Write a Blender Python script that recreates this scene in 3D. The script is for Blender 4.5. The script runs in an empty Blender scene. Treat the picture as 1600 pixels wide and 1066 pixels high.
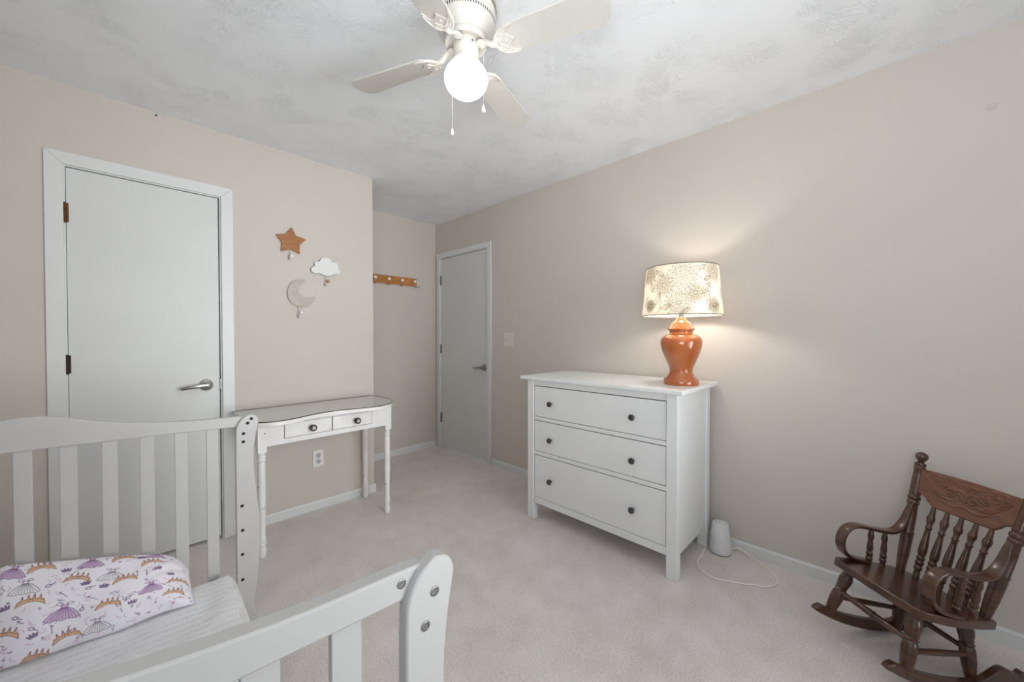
import bpy, bmesh, math, random
import numpy as np
from mathutils import Vector, Matrix

random.seed(7)
rng = np.random.default_rng(7)
PI = math.pi
S = bpy.context.scene
COL = S.collection

# ------------------------------------------------------------------ camera
cam_data = bpy.data.cameras.new('camera')
cam_data.sensor_fit = 'HORIZONTAL'
cam_data.sensor_width = 36.0
cam_data.lens = 13.346
cam_data.clip_start = 0.02
cam = bpy.data.objects.new('camera', cam_data)
COL.objects.link(cam)
_r = Vector((0.69872208, -0.71539229, -0.001147))
_u = Vector((0.0099666, 0.00813118, 0.99991727))
_f = Vector((0.71532378, 0.69867571, -0.01281146))
cam.matrix_world = Matrix(((_r.x, _u.x, -_f.x, 0), (_r.y, _u.y, -_f.y, 0), (_r.z, _u.z, -_f.z, 1.21719), (0, 0, 0, 1)))
S.camera = cam

# ------------------------------------------------------------------ world, fill lights, exposure
world = bpy.data.worlds.new('world')
S.world = world
world.use_nodes = True
bg = world.node_tree.nodes['Background']
bg.inputs['Color'].default_value = (0.80, 0.88, 1.0, 1)
bg.inputs['Strength'].default_value = 0.6

def area_light(name, loc, direction, sx, sy, power, color, spread=180):
    d = bpy.data.lights.new(name, 'AREA')
    d.shape = 'RECTANGLE'; d.size = sx; d.size_y = sy; d.energy = power; d.color = color; d.spread = math.radians(spread)
    o = bpy.data.objects.new(name, d); COL.objects.link(o)
    o.location = loc
    o.rotation_euler = Vector(direction).to_track_quat('-Z', 'Z').to_euler()
    return o
# added fill lights in two made-up windows, aimed and narrowed for even light
area_light('added_rear_fill', (1.2, -1.25, 1.215), (-0.13, 1, 0.12), 1.38, 1.71, 13.0, (0.95, 0.975, 1.0), 76)
area_light('added_side_fill', (-0.58, -0.42, 1.45), (1, 0.35, 0.9), 1.24, 1.16, 20, (0.95, 0.975, 1.0), 130)
GLOBE_STRENGTH = 3.8
BULB_STRENGTH = 105.0

S.cycles.diffuse_bounces = 7
S.view_settings.view_transform = 'Standard'
S.view_settings.look = 'None'
S.view_settings.gamma = 1.0
S.view_settings.use_curve_mapping = False
S.view_settings.exposure = 0.36

# ------------------------------------------------------------------ materials
def srgb(r, g, b):
    f = lambda c: (c / 255 / 12.92) if c / 255 <= 0.04045 else ((c / 255 + 0.055) / 1.055) ** 2.4
    return (f(r), f(g), f(b), 1.0)

class NT:
    def __init__(s, name):
        s.m = bpy.data.materials.new(name); s.m.use_nodes = True
        s.t = s.m.node_tree; s.n = s.t.nodes; s.l = s.t.links
        s.b = s.n['Principled BSDF']
    def add(s, typ, **kw):
        n = s.n.new(typ)
        for k, v in kw.items():
            if k in n.inputs: n.inputs[k].default_value = v
            else: setattr(n, k, v)
        return n
    def link(s, a, b): s.l.new(a, b)
    def math(s, op, a, b=None, c=None, clamp=False):
        n = s.n.new('ShaderNodeMath'); n.operation = op; n.use_clamp = clamp
        for i, v in enumerate((a, b, c)):
            if v is None: continue
            if isinstance(v, (int, float)): n.inputs[i].default_value = v
            else: s.l.new(v, n.inputs[i])
        return n.outputs[0]
    def coords(s, kind='Object'):
        return s.add('ShaderNodeTexCoord').outputs[kind]
    def noise(s, vec, scale, detail=2.0, rough=0.5, dim='3D'):
        n = s.add('ShaderNodeTexNoise'); n.noise_dimensions = dim
        n.inputs['Scale'].default_value = scale; n.inputs['Detail'].default_value = detail
        n.inputs['Roughness'].default_value = rough
        if vec is not None: s.link(vec, n.inputs['Vector'])
        return n.outputs['Fac']
    def ramp(s, fac, stops):
        n = s.add('ShaderNodeValToRGB'); e = n.color_ramp.elements
        while len(e) < len(stops): e.new(0.5)
        for i, (p, c) in enumerate(stops):
            e[i].position = p; e[i].color = c
        s.link(fac, n.inputs[0]); return n.outputs[0]
    def mix(s, fac, a, b):
        n = s.add('ShaderNodeMix'); n.data_type = 'RGBA'
        for sock, v in ((n.inputs[0], fac), (n.inputs[6], a), (n.inputs[7], b)):
            if isinstance(v, (int, float, tuple)): sock.default_value = v
            else: s.link(v, sock)
        return n.outputs[2]
    def bump(s, h, strength, dist):
        n = s.add('ShaderNodeBump'); n.inputs['Strength'].default_value = strength
        n.inputs['Distance'].default_value = dist
        s.link(h, n.inputs['Height']); s.link(n.outputs[0], s.b.inputs['Normal']); return n

def plain(name, col, rough=0.5, metal=0.0, coat=0.0, var=0.04, scale=30, bump=0.0, bdist=0.001):
    t = NT(name)
    v = t.noise(t.coords(), scale, 3)
    c2 = tuple(max(0, x * (1 - var * 2)) for x in col[:3]) + (1,)
    c1 = tuple(min(1, x * (1 + var)) for x in col[:3]) + (1,)
    t.link(t.ramp(v, [(0.3, c2), (0.7, c1)]), t.b.inputs['Base Color'])
    t.b.inputs['Roughness'].default_value = rough
    t.b.inputs['Metallic'].default_value = metal
    t.b.inputs['Coat Weight'].default_value = coat
    t.b.inputs['Coat Roughness'].default_value = 0.08
    if bump: t.bump(t.noise(t.coords(), scale * 4, 2), bump, bdist)
    return t.m

def m_wall(name, col, spot=None):
    t = NT(name); co = t.coords()
    a = t.noise(co, 1.3, 3); b = t.noise(co, 260, 2)
    base = t.ramp(a, [(0.3, tuple(x * 0.975 for x in col[:3]) + (1,)), (0.7, tuple(x * 1.02 for x in col[:3]) + (1,))])
    if spot:
        d = t.add('ShaderNodeVectorMath', operation='DISTANCE'); t.link(co, d.inputs[0]); d.inputs[1].default_value = spot
        k = t.math('MULTIPLY', t.math('LESS_THAN', d.outputs['Value'], 0.017), 0.16)
        base = t.mix(k, base, srgb(140, 136, 130))
    t.link(base, t.b.inputs['Base Color'])
    t.b.inputs['Roughness'].default_value = 0.78
    t.bump(b, 0.12, 0.001)
    return t.m

def m_ceiling():
    t = NT('ceiling_paint'); co = t.coords()
    hs = []
    for sc, off in ((3.1, 0.0), (4.1, 5.3)):
        mp = t.add('ShaderNodeMapping'); t.link(co, mp.inputs[0]); mp.inputs['Location'].default_value = (off, off * 1.7, 0)
        wn = t.add('ShaderNodeTexNoise'); wn.inputs['Scale'].default_value = 5; t.link(mp.outputs[0], wn.inputs['Vector'])
        ws = t.add('ShaderNodeVectorMath', operation='SCALE'); t.link(wn.outputs['Color'], ws.inputs[0]); ws.inputs['Scale'].default_value = 0.10
        ad = t.add('ShaderNodeVectorMath', operation='ADD'); t.link(mp.outputs[0], ad.inputs[0]); t.link(ws.outputs[0], ad.inputs[1])
        vo = t.add('ShaderNodeTexVoronoi'); vo.voronoi_dimensions = '2D'; vo.inputs['Scale'].default_value = sc
        t.link(ad.outputs[0], vo.inputs['Vector'])
        sub = t.add('ShaderNodeVectorMath', operation='SUBTRACT'); t.link(ad.outputs[0], sub.inputs[0]); t.link(vo.outputs['Position'], sub.inputs[1])
        sx = t.add('ShaderNodeSeparateXYZ'); t.link(sub.outputs[0], sx.inputs[0])
        ang = t.math('ARCTAN2', sx.outputs[1], sx.outputs[0])
        sc2 = t.add('ShaderNodeSeparateXYZ'); t.link(vo.outputs['Position'], sc2.inputs[0])
        cx = t.add('ShaderNodeCombineXYZ')
        t.link(t.math('MULTIPLY', ang, 5.5), cx.inputs[0]); t.link(t.math('MULTIPLY', sc2.outputs[0], 37.0), cx.inputs[1])
        t.link(t.math('MULTIPLY', vo.outputs['Distance'], 2.2), cx.inputs[2])
        st = t.noise(cx.outputs[0], 1.6, 2, 0.6)
        ridge = t.math('SUBTRACT', 1.0, t.math('MULTIPLY', t.math('ABSOLUTE', t.math('SUBTRACT', st, 0.52)), 20.0), clamp=True)
        r = vo.outputs['Distance']
        mask = t.math('MULTIPLY', t.math('MULTIPLY', t.math('SUBTRACT', r, 0.06), 9.0, clamp=True), t.math('MULTIPLY', t.math('SUBTRACT', 0.56, r), 5.0, clamp=True), clamp=True)
        hs.append(t.math('MULTIPLY', ridge, mask))
    h = t.math('MAXIMUM', hs[0], hs[1])
    h = t.math('MULTIPLY', h, t.math('MULTIPLY', t.math('SUBTRACT', t.noise(co, 4.5, 2), 0.42), 6.0, clamp=True))
    h = t.math('ADD', h, t.math('MULTIPLY', t.noise(co, 70, 3), 0.12))
    t.b.inputs['Base Color'].default_value = srgb(237, 240, 243)
    t.b.inputs['Roughness'].default_value = 0.75
    t.bump(h, 0.5, 0.0045)
    return t.m

def m_carpet():
    t = NT('carpet'); co = t.coords()
    a = t.noise(co, 2.2, 4, 0.6); b = t.noise(co, 420, 2, 0.7); c = t.noise(co, 130, 3, 0.6); e = t.noise(co, 9, 3, 0.55)
    v = t.math('ADD', t.math('MULTIPLY', a, 0.16), t.math('MULTIPLY', e, 0.12))
    v = t.math('ADD', v, t.math('ADD', t.math('MULTIPLY', b, 0.42), t.math('MULTIPLY', c, 0.30)))
    col = t.ramp(v, [(0.38, srgb(196, 185, 180)), (0.52, srgb(233, 225, 221)), (0.64, srgb(250, 246, 244))])
    t.link(col, t.b.inputs['Base Color'])
    t.b.inputs['Roughness'].default_value = 0.95
    t.b.inputs['Sheen Weight'].default_value = 0.25
    t.b.inputs['Sheen Roughness'].default_value = 0.5
    h = t.math('ADD', t.math('MULTIPLY', b, 0.6), t.math('MULTIPLY', c, 0.5))
    t.bump(h, 0.7, 0.006)
    return t.m

def m_wood(name, dark, mid, light, rough=0.3, coat=0.4, scale=(6, 60, 60), worn=None):
    t = NT(name); co = t.coords()
    mp = t.add('ShaderNodeMapping'); t.link(co, mp.inputs[0]); mp.inputs['Scale'].default_value = scale
    n1 = t.noise(mp.outputs[0], 1.0, 5, 0.6)
    n2 = t.noise(co, 6, 3)
    f = t.math('ADD', t.math('MULTIPLY', n1, 0.75), t.math('MULTIPLY', n2, 0.25))
    col = t.ramp(f, [(0.32, dark), (0.5, mid), (0.68, light)])
    if worn:
        w = t.math('GREATER_THAN', t.noise(co, 75, 3, 0.6), 0.735)
        col = t.mix(w, col, worn)
    t.link(col, t.b.inputs['Base Color'])
    t.b.inputs['Roughness'].default_value = rough
    t.b.inputs['Coat Weight'].default_value = coat
    t.b.inputs['Coat Roughness'].default_value = 0.18
    t.bump(n1, 0.08, 0.001)
    return t.m

def m_chipped():
    t = NT('chipped_white_paint'); co = t.coords()
    n = t.noise(co, 38, 3, 0.55); n2 = t.noise(co, 14, 2)
    k = t.math('GREATER_THAN', n, 0.725)
    base = t.ramp(n2, [(0.3, srgb(230, 229, 226)), (0.7, srgb(240, 240, 238))])
    t.link(t.mix(k, base, srgb(70, 62, 56)), t.b.inputs['Base Color'])
    t.b.inputs['Roughness'].default_value = 0.42
    return t.m

def m_emit(name, col, strength):
    t = NT(name)
    n = t.noise(t.coords(), 20, 2)
    t.link(t.ramp(n, [(0.2, col), (0.8, tuple(min(1, c * 1.02) for c in col[:3]) + (1,))]), t.b.inputs['Emission Color'])
    t.b.inputs['Base Color'].default_value = (0.9, 0.9, 0.88, 1)
    t.b.inputs['Emission Strength'].default_value = strength
    t.b.inputs['Roughness'].default_value = 0.25
    return t.m

def m_sheet():
    t = NT('sheet_print'); co = t.coords()
    mp = t.add('ShaderNodeMapping'); t.link(co, mp.inputs[0]); mp.inputs['Scale'].default_value = (60, 130, 60)
    a = t.noise(mp.outputs[0], 1.0, 4, 0.7)
    lines = t.add('ShaderNodeTexWave'); lines.wave_type = 'BANDS'; lines.bands_direction = 'Y'
    lines.inputs['Scale'].default_value = 10.5; lines.inputs['Distortion'].default_value = 1.4; lines.inputs['Detail'].default_value = 1
    t.link(co, lines.inputs['Vector'])
    row = t.math('GREATER_THAN', lines.outputs['Fac'], 0.55)
    ink = t.math('MULTIPLY', t.math('LESS_THAN', t.math('ABSOLUTE', t.math('SUBTRACT', a, 0.5)), 0.028), row)
    big = t.math('GREATER_THAN', t.noise(co, 14, 2), 0.40)
    ink = t.math('MULTIPLY', t.math('MULTIPLY', ink, big), 0.27)
    t.link(t.mix(ink, srgb(236, 237, 239), srgb(120, 120, 126)), t.b.inputs['Base Color'])
    t.b.inputs['Roughness'].default_value = 0.9
    t.bump(t.noise(co, 500, 2), 0.15, 0.0006)
    return t.m

def m_attr(name, rough=0.85, translucent=0.0, bump_scale=700):
    t = NT(name)
    at = t.add('ShaderNodeVertexColor'); at.layer_name = 'print'
    t.link(at.outputs['Color'], t.b.inputs['Base Color'])
    t.b.inputs['Roughness'].default_value = rough
    t.bump(t.noise(t.coords(), bump_scale, 2), 0.12, 0.0005)
    if translucent:
        tr = t.add('ShaderNodeBsdfTranslucent'); t.link(at.outputs['Color'], tr.inputs['Color'])
        mx = t.add('ShaderNodeMixShader'); mx.inputs[0].default_value = translucent
        t.link(t.b.outputs[0], mx.inputs[1]); t.link(tr.outputs[0], mx.inputs[2])
        t.link(mx.outputs[0], t.n['Material Output'].inputs['Surface'])
    return t.m

def m_glass_sheet():
    t = NT('clear_glass')
    g = t.add('ShaderNodeBsdfGlossy'); g.inputs['Roughness'].default_value = 0.015
    tr = t.add('ShaderNodeBsdfTransparent'); tr.inputs['Color'].default_value = (0.99, 0.995, 0.99, 1)
    fr = t.add('ShaderNodeFresnel'); fr.inputs['IOR'].default_value = 2.1
    ge = t.add('ShaderNodeNewGeometry')
    mx = t.add('ShaderNodeMixShader'); t.link(t.math('MULTIPLY', fr.outputs[0], t.math('SUBTRACT', 1.0, ge.outputs['Backfacing'])), mx.inputs[0])
    t.link(tr.outputs[0], mx.inputs[1]); t.link(g.outputs[0], mx.inputs[2])
    t.link(mx.outputs[0], t.n['Material Output'].inputs['Surface'])
    return t.m

M = dict(
    wall=m_wall('wall_paint', srgb(205, 198, 190)),
    wall_c=m_wall('wall_paint_with_patch', srgb(205, 198, 190), (2.423, -0.303, 2.127)),
    ceiling=m_ceiling(), carpet=m_carpet(),
    trim=plain('trim_paint', srgb(220, 222, 221), 0.38, var=0.012, scale=5),
    door=plain('door_paint', srgb(213, 215, 213), 0.42, var=0.012, scale=3),
    crib=plain('crib_paint', srgb(191, 190, 188), 0.36, var=0.015, scale=8),
    dresser=plain('dresser_paint', srgb(234, 236, 235), 0.34, var=0.012, scale=6),
    chipped=m_chipped(),
    tabletop=plain('table_top_paint', srgb(243, 241, 236), 0.35, var=0.02, scale=9),
    glass=m_glass_sheet(),
    glass_edge=plain('glass_edge', srgb(46, 44, 42), 0.25),
    gap=plain('dark_gap', srgb(38, 36, 34), 0.8),  # near-black, stands for shade in drawer gaps; also the machine's foot
    nickel=plain('brushed_nickel', srgb(168, 166, 162), 0.28, metal=1.0, scale=120),
    steel=plain('bolt_steel', srgb(140, 139, 137), 0.38, metal=0.8, scale=90),
    brass=plain('tarnished_hinge', srgb(112, 78, 44), 0.42, metal=0.85, scale=70, var=0.2),
    darkhinge=plain('dark_hinge', srgb(62, 52, 42), 0.5, metal=0.6, scale=70, var=0.2),
    greyhinge=plain('grey_hinge', srgb(128, 127, 124), 0.4, metal=0.8, scale=70, var=0.15),
    hole=plain('dark_hole', srgb(26, 24, 24), 0.7),
    darkmetal=plain('dark_metal', srgb(58, 54, 50), 0.35, metal=0.8),
    knobgrey=plain('grey_knob', srgb(96, 94, 92), 0.3, metal=0.85),
    crystal=plain('knob_crystal', srgb(190, 188, 184), 0.08, coat=1.0),
    plate=plain('outlet_plastic', srgb(234, 233, 229), 0.35, var=0.01),
    plate_d=plain('receptacle_plastic', srgb(196, 194, 190), 0.35, var=0.02),
    almond=plain('switch_plastic', srgb(222, 213, 203), 0.35, var=0.01),
    fan=plain('fan_enamel', srgb(212, 208, 200), 0.3, var=0.01, coat=0.2),
    blade=plain('fan_blade', srgb(208, 205, 198), 0.42, var=0.012),
    fanedge=plain('fan_blade_edge', srgb(150, 146, 138), 0.5),
    canopy=plain('fan_canopy_ring', srgb(150, 140, 124), 0.4, metal=0.3),
    globe=m_emit('globe_glass', (1.0, 0.98, 0.95, 1), GLOBE_STRENGTH),
    bulb=m_emit('bulb_glass', (1.0, 0.945, 0.86, 1), BULB_STRENGTH),
    ceramic=plain('orange_ceramic', srgb(180, 100, 48), 0.12, coat=0.8, var=0.05, scale=8),
    shade=m_attr('printed_lampshade', 0.9, 0.17),
    shadetrim=plain('shade_trim', srgb(120, 105, 84), 0.8),
    starwood=m_wood('stained_star_wood', srgb(118, 72, 28), srgb(156, 100, 46), srgb(178, 122, 64), 0.45, 0.1, (8, 8, 110)),
    moonwood=m_wood('whitewashed_wood', srgb(172, 162, 150), srgb(186, 177, 166), srgb(198, 190, 180), 0.6, 0.0, (30, 30, 120)),
    cloudwood=plain('white_cloud_paint', srgb(226, 226, 224), 0.5, var=0.01),
    cloudedge=plain('grey_cloud_edge', srgb(120, 110, 100), 0.6),
    rackwood=m_wood('golden_oak', srgb(140, 84, 26), srgb(182, 118, 48), srgb(204, 142, 70), 0.35, 0.3, (10, 90, 90)),
    porcelain=plain('porcelain', srgb(236, 234, 230), 0.2, coat=0.5, var=0.01),
    tanball=plain('tan_ball', srgb(176, 128, 84), 0.5),
    whitewire=plain('white_wire', srgb(205, 200, 194), 0.45),
    rocker=m_wood('walnut_stain', srgb(46, 25, 14), srgb(72, 41, 23), srgb(94, 57, 33), 0.30, 0.5, (14, 14, 70), worn=None),
    rocker_c=m_wood('walnut_crest', srgb(84, 45, 23), srgb(104, 58, 31), srgb(122, 70, 39), 0.34, 0.4, (60, 10, 60)),
    sound=plain('sound_machine_shell', srgb(226, 226, 226), 0.55, var=0.01, bump=0.1),
    soundring=plain('sound_machine_ring', srgb(150, 150, 150), 0.5),
    cord=plain('cord_plastic', srgb(250, 244, 234), 0.5),
    sheet=m_sheet(), pillow=m_attr('princess_print_cotton', 0.9),
    mattress=plain('mattress_cover', srgb(228, 228, 226), 0.85),
    outside=plain('window_glass_frost', srgb(230, 235, 240), 0.2),
)

# ------------------------------------------------------------------ mesh helpers
def obj(name, bm, mat, parent=None, smooth=40, loc=None, bevel=0.0, seg=2):
    me = bpy.data.meshes.new(name)
    if isinstance(bm, bmesh.types.BMesh):
        bmesh.ops.recalc_face_normals(bm, faces=bm.faces[:])
        bm.to_mesh(me); bm.free()
    else:
        me = bm
    mats = mat if isinstance(mat, (list, tuple)) else [mat]
    for m in mats: me.materials.append(M[m])
    o = bpy.data.objects.new(name, me); COL.objects.link(o)
    if smooth:
        me.polygons.foreach_set('use_smooth', [True] * len(me.polygons))
        me.set_sharp_from_angle(angle=math.radians(smooth))
    if parent is not None: o.parent = parent
    if loc is not None: o.location = loc
    if bevel:
        b = o.modifiers.new('bevel', 'BEVEL'); b.width = bevel; b.segments = seg; b.limit_method = 'ANGLE'
        b.angle_limit = math.radians(40); b.harden_normals = False
    return o

def tag(o, label=None, cat=None, group=None, kind=None):
    if label: o['label'] = label
    if cat: o['category'] = cat
    if group: o['group'] = group
    if kind: o['kind'] = kind
    return o

def thing(name, label, cat, loc=(0, 0, 0), rot=(0, 0, 0), group=None, kind=None):
    o = bpy.data.objects.new(name, None); COL.objects.link(o)
    o.empty_display_size = 0.05
    o.location = loc; o.rotation_euler = rot
    return tag(o, label, cat, group, kind)

def BM(): return bmesh.new()

def box(bm, x0, x1, y0, y1, z0, z1, mi=0):
    vs = [bm.verts.new((x, y, z)) for x in (x0, x1) for y in (y0, y1) for z in (z0, z1)]
    for idx in ((0, 1, 3, 2), (4, 6, 7, 5), (0, 4, 5, 1), (2, 3, 7, 6), (0, 2, 6, 4), (1, 5, 7, 3)):
        f = bm.faces.new([vs[i] for i in idx]); f.material_index = mi
    return bm

def boxm(*a, mi=0): return box(BM(), *a, mi=mi)

def lathe(bm, prof, center=(0, 0, 0), axis=(0, 0, 1), n=32, cap=True, mi=0):
    q = Vector((0, 0, 1)).rotation_difference(Vector(axis).normalized())
    c = Vector(center); rings = []
    for r, z in prof:
        if r < 1e-6: rings.append([bm.verts.new(c + q @ Vector((0, 0, z)))])
        else: rings.append([bm.verts.new(c + q @ Vector((r * math.cos(2 * PI * i / n), r * math.sin(2 * PI * i / n), z))) for i in range(n)])
    for a, b in zip(rings, rings[1:]):
        for i in range(n):
            j = (i + 1) % n
            if len(a) == 1 and len(b) == 1: continue
            if len(a) == 1: f = bm.faces.new((a[0], b[i], b[j]))
            elif len(b) == 1: f = bm.faces.new((a[i], a[j], b[0]))
            else: f = bm.faces.new((a[i], a[j], b[j], b[i]))
            f.material_index = mi
    if cap:
        for rg in (rings[0], rings[-1]):
            if len(rg) > 2:
                f = bm.faces.new(rg); f.material_index = mi
    return bm

def spindle(bm, p0, p1, prof, n=16):
    """turned piece from p0 to p1; prof = [(t 0..1, radius)]"""
    p0 = Vector(p0); p1 = Vector(p1); L = (p1 - p0).length
    return lathe(bm, [(r, t * L) for t, r in prof], p0, p1 - p0, n)

def tube(bm, pts, rad, n=8, cap=True, flat=None, up=None):
    """sweep; rad number or list; flat=(half width, half thickness) gives a flat strip section with width along `up`"""
    P = [Vector(p) for p in pts]; rings = []
    prev = None
    for i, p in enumerate(P):
        t = (P[min(i + 1, len(P) - 1)] - P[max(i - 1, 0)]).normalized()
        if up is not None: a = Vector(up)
        elif prev is None: a = Vector((0, 0, 1)) if abs(t.z) < 0.9 else Vector((1, 0, 0))
        else: a = prev
        a = (a - t * a.dot(t)).normalized(); b = t.cross(a); prev = a
        r = rad[i] if isinstance(rad, (list, tuple)) else rad
        ring = []
        for k in range(n):
            th = 2 * PI * k / n
            if flat:
                w, h = flat[i] if isinstance(flat[0], (list, tuple)) else flat
                cs, sn = math.cos(th), math.sin(th); e = 0.45
                ring.append(bm.verts.new(p + a * (w * math.copysign(abs(cs) ** e, cs)) + b * (h * math.copysign(abs(sn) ** e, sn))))
            else:
                ring.append(bm.verts.new(p + a * (r * math.cos(th)) + b * (r * math.sin(th))))
        rings.append(ring)
    for A, B in zip(rings, rings[1:]):
        for k in range(n):
            bm.faces.new((A[k], A[(k + 1) % n], B[(k + 1) % n], B[k]))
    if cap:
        bm.faces.new(rings[0]); bm.faces.new(rings[-1])
    return bm

def smooth_path(pts, n=8, closed=False):
    P = [Vector(p) for p in pts]; out = []; m = len(P)
    rngs = range(m) if closed else range(m - 1)
    for i in rngs:
        if closed: a, b, c, d = P[i - 1], P[i], P[(i + 1) % m], P[(i + 2) % m]
        else: a, b, c, d = P[max(i - 1, 0)], P[i], P[i + 1], P[min(i + 2, m - 1)]
        for k in range(n):
            t = k / n
            out.append(0.5 * ((2 * b) + (c - a) * t + (2 * a - 5 * b + 4 * c - d) * t * t + (3 * b - a - 3 * c + d) * t ** 3))
    if not closed: out.append(P[-1])
    return out

def prism(bm, outline, to3, d0, d1, mi=0, mi_side=None):
    """outline: 2D points; to3(u, v, d) -> 3D"""
    a = [bm.verts.new(to3(u, v, d0)) for u, v in outline]
    b = [bm.verts.new(to3(u, v, d1)) for u, v in outline]
    n = len(a)
    bm.faces.new(a).material_index = mi
    bm.faces.new(b[::-1]).material_index = mi
    for i in range(n):
        bm.faces.new((a[i], a[(i + 1) % n], b[(i + 1) % n], b[i])).material_index = mi if mi_side is None else mi_side
    return bm

XZ = lambda u, v, d: (u, d, v)      # outline in X-Z, depth along Y
XY = lambda u, v, d: (u, v, d)      # outline in X-Y, depth along Z
YZ = lambda u, v, d: (d, u, v)

def grid_mesh(name, P, closed_u=False):
    """P: array (nu, nv, 3) -> mesh"""
    nu, nv = P.shape[:2]
    idx = np.arange(nu * nv).reshape(nu, nv)
    iu = np.arange(nu if closed_u else nu - 1); jn = np.arange(nv - 1)
    I, J = np.meshgrid(iu, jn, indexing='ij'); I2 = (I + 1) % nu
    F = np.stack([idx[I, J], idx[I2, J], idx[I2, J + 1], idx[I, J + 1]], -1).reshape(-1, 4)
    me = bpy.data.meshes.new(name)
    me.from_pydata(P.reshape(-1, 3).tolist(), [], F.tolist()); me.update()
    return me

# ================================================================== SETTING
H = 2.44; XC = 2.423; YA = 2.8435; YB = 3.5505; XE = 1.362; XL = -0.56; YR = -1.2; T = 0.11
D1 = (-0.190, 0.408, 2.045)      # closet door opening in the left wall: x0, x1, top
D2 = (2.690, 3.450, 2.055)       # door opening in the right wall: y0, y1, top

def struct(name, bm, mat, label, cat, **k):
    return tag(obj(name, bm, mat, **k), label, cat, kind='structure')

struct('floor', boxm(XL - .3, XC + .3, YR - .3, YB + .3, -0.06, 0.0), 'carpet', 'wall-to-wall pinkish beige carpet floor', 'floor', smooth=0)
struct('ceiling', boxm(XL - .3, XC + .3, YR - .3, YB + .3, H, H + 0.06), 'ceiling', 'white stomp-textured plaster ceiling', 'ceiling', smooth=0)
b = BM()
box(b, XL - T, D1[0] - .018, YA, YA + T, 0, H); box(b, D1[1] + .018, XE, YA, YA + T, 0, H); box(b, D1[0] - .018, D1[1] + .018, YA, YA + T, D1[2] + .018, H)
box(b, XE - T, XE, YA + T, YB, 0, H)
struct('wall_left', b, 'wall', 'beige wall around the closet door, ending at an outside corner', 'wall', smooth=0)
struct('wall_closet_rear', boxm(XL - T, XE - T, YB - .02, YB + .09, 0, H), 'wall', 'closed rear of the closet behind the closet door', 'wall', smooth=0)
struct('wall_alcove', boxm(XE - T, XC + T, YB, YB + T, 0, H), 'wall', 'beige alcove wall behind the coat rack', 'wall', smooth=0)
b = BM()
box(b, XC, XC + T, YR - T, D2[0] - .018, 0, H); box(b, XC, XC + T, D2[1] + .018, YB, 0, H); box(b, XC, XC + T, D2[0] - .018, D2[1] + .018, D2[2] + .018, H)
struct('wall_right', b, 'wall_c', 'long beige wall behind the dresser and rocking chair', 'wall', smooth=0)
WX = (0.5, 1.9); WZ = (0.35, 2.08)
b = BM()
box(b, XL - T, WX[0], YR - T, YR, 0, H); box(b, WX[1], XC + T, YR - T, YR, 0, H)
box(b, WX[0], WX[1], YR - T, YR, 0, WZ[0]); box(b, WX[0], WX[1], YR - T, YR, WZ[1], H)
struct('wall_rear', b, 'wall', 'beige rear wall with an added window', 'wall', smooth=0)
WY = (-1.04, 0.20)
b = BM()
box(b, XL - T, XL, YR, WY[0], 0, H); box(b, XL - T, XL, WY[1], YA, 0, H)
box(b, XL - T, XL, WY[0], WY[1], 0, WZ[0]); box(b, XL - T, XL, WY[0], WY[1], WZ[1], H)
struct('wall_side', b, 'wall', 'beige side wall with an added window beside the crib', 'wall', smooth=0)
# frames of the unseen windows added behind the camera for the fill lights
def window(name, label, to3, a0, a1, sgn):
    w = thing(name, label, 'window', kind='structure')
    bars = [(a0 - .06, a0, WZ[0] - .06, WZ[1] + .06), (a1, a1 + .06, WZ[0] - .06, WZ[1] + .06), (a0, a1, WZ[1], WZ[1] + .06), (a0, a1, WZ[0] - .06, WZ[0])]
    for q in bars:
        bm = BM(); prism(bm, [(q[0], q[2]), (q[1], q[2]), (q[1], q[3]), (q[0], q[3])], to3, 0.0, 0.014 * sgn)
        obj('casing', bm, 'trim', w, smooth=0)
    zm = (WZ[0] + WZ[1]) / 2
    for q in ((a0, a1, zm - .02, zm + .02), (a0, a0 + .03, WZ[0], WZ[1]), (a1 - .03, a1, WZ[0], WZ[1]), (a0, a1, WZ[0], WZ[0] + .03), (a0, a1, WZ[1] - .03, WZ[1])):
        bm = BM(); prism(bm, [(q[0], q[2]), (q[1], q[2]), (q[1], q[3]), (q[0], q[3])], to3, -0.05 * sgn, -0.02 * sgn)
        obj('sash', bm, 'trim', w, smooth=0)
window('added_window_1', 'added white framed window in the unseen rear wall', lambda u, v, d: (u, YR + d, v), WX[0], WX[1], 1)
window('added_window_2', 'added white framed window in the unseen side wall', lambda u, v, d: (XL + d, u, v), WY[0], WY[1], 1)

# baseboards: front face with a chamfered top
def baseboard(name, label, runs):
    bm = BM()
    for (x0, y0, x1, y1, nx, ny) in runs:           # run along the wall, n = into the room
        prof = [(0, 0), (0.012, 0), (0.012, 0.052), (0.007, 0.062), (0, 0.062)]
        a = [bm.verts.new((x0 + nx * d, y0 + ny * d, z)) for d, z in prof]
        c = [bm.verts.new((x1 + nx * d, y1 + ny * d, z)) for d, z in prof]
        for i in range(5): bm.faces.new((a[i], a[(i + 1) % 5], c[(i + 1) % 5], c[i]))
        bm.faces.new(a); bm.faces.new(c[::-1])
    struct(name, bm, 'trim', label, 'baseboard', smooth=0)
baseboard('baseboard_left', 'white baseboard below the closet wall', [(D1[1] + .075, YA, XE + .012, YA, 0, -1), (XL, YA, D1[0] - .07, YA, 0, -1), (XE, YA, XE, YB - .012, 1, 0)])
baseboard('baseboard_alcove', 'white baseboard below the coat rack wall', [(XE + .012, YB, XC, YB, 0, -1)])
baseboard('baseboard_right', 'white baseboard below the long right wall', [(XC, YR, XC, D2[0] - .072, -1, 0)])
baseboard('baseboard_rear', 'white baseboard below the rear wall', [(XL, YR, XC - .012, YR, 0, 1)])
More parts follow.
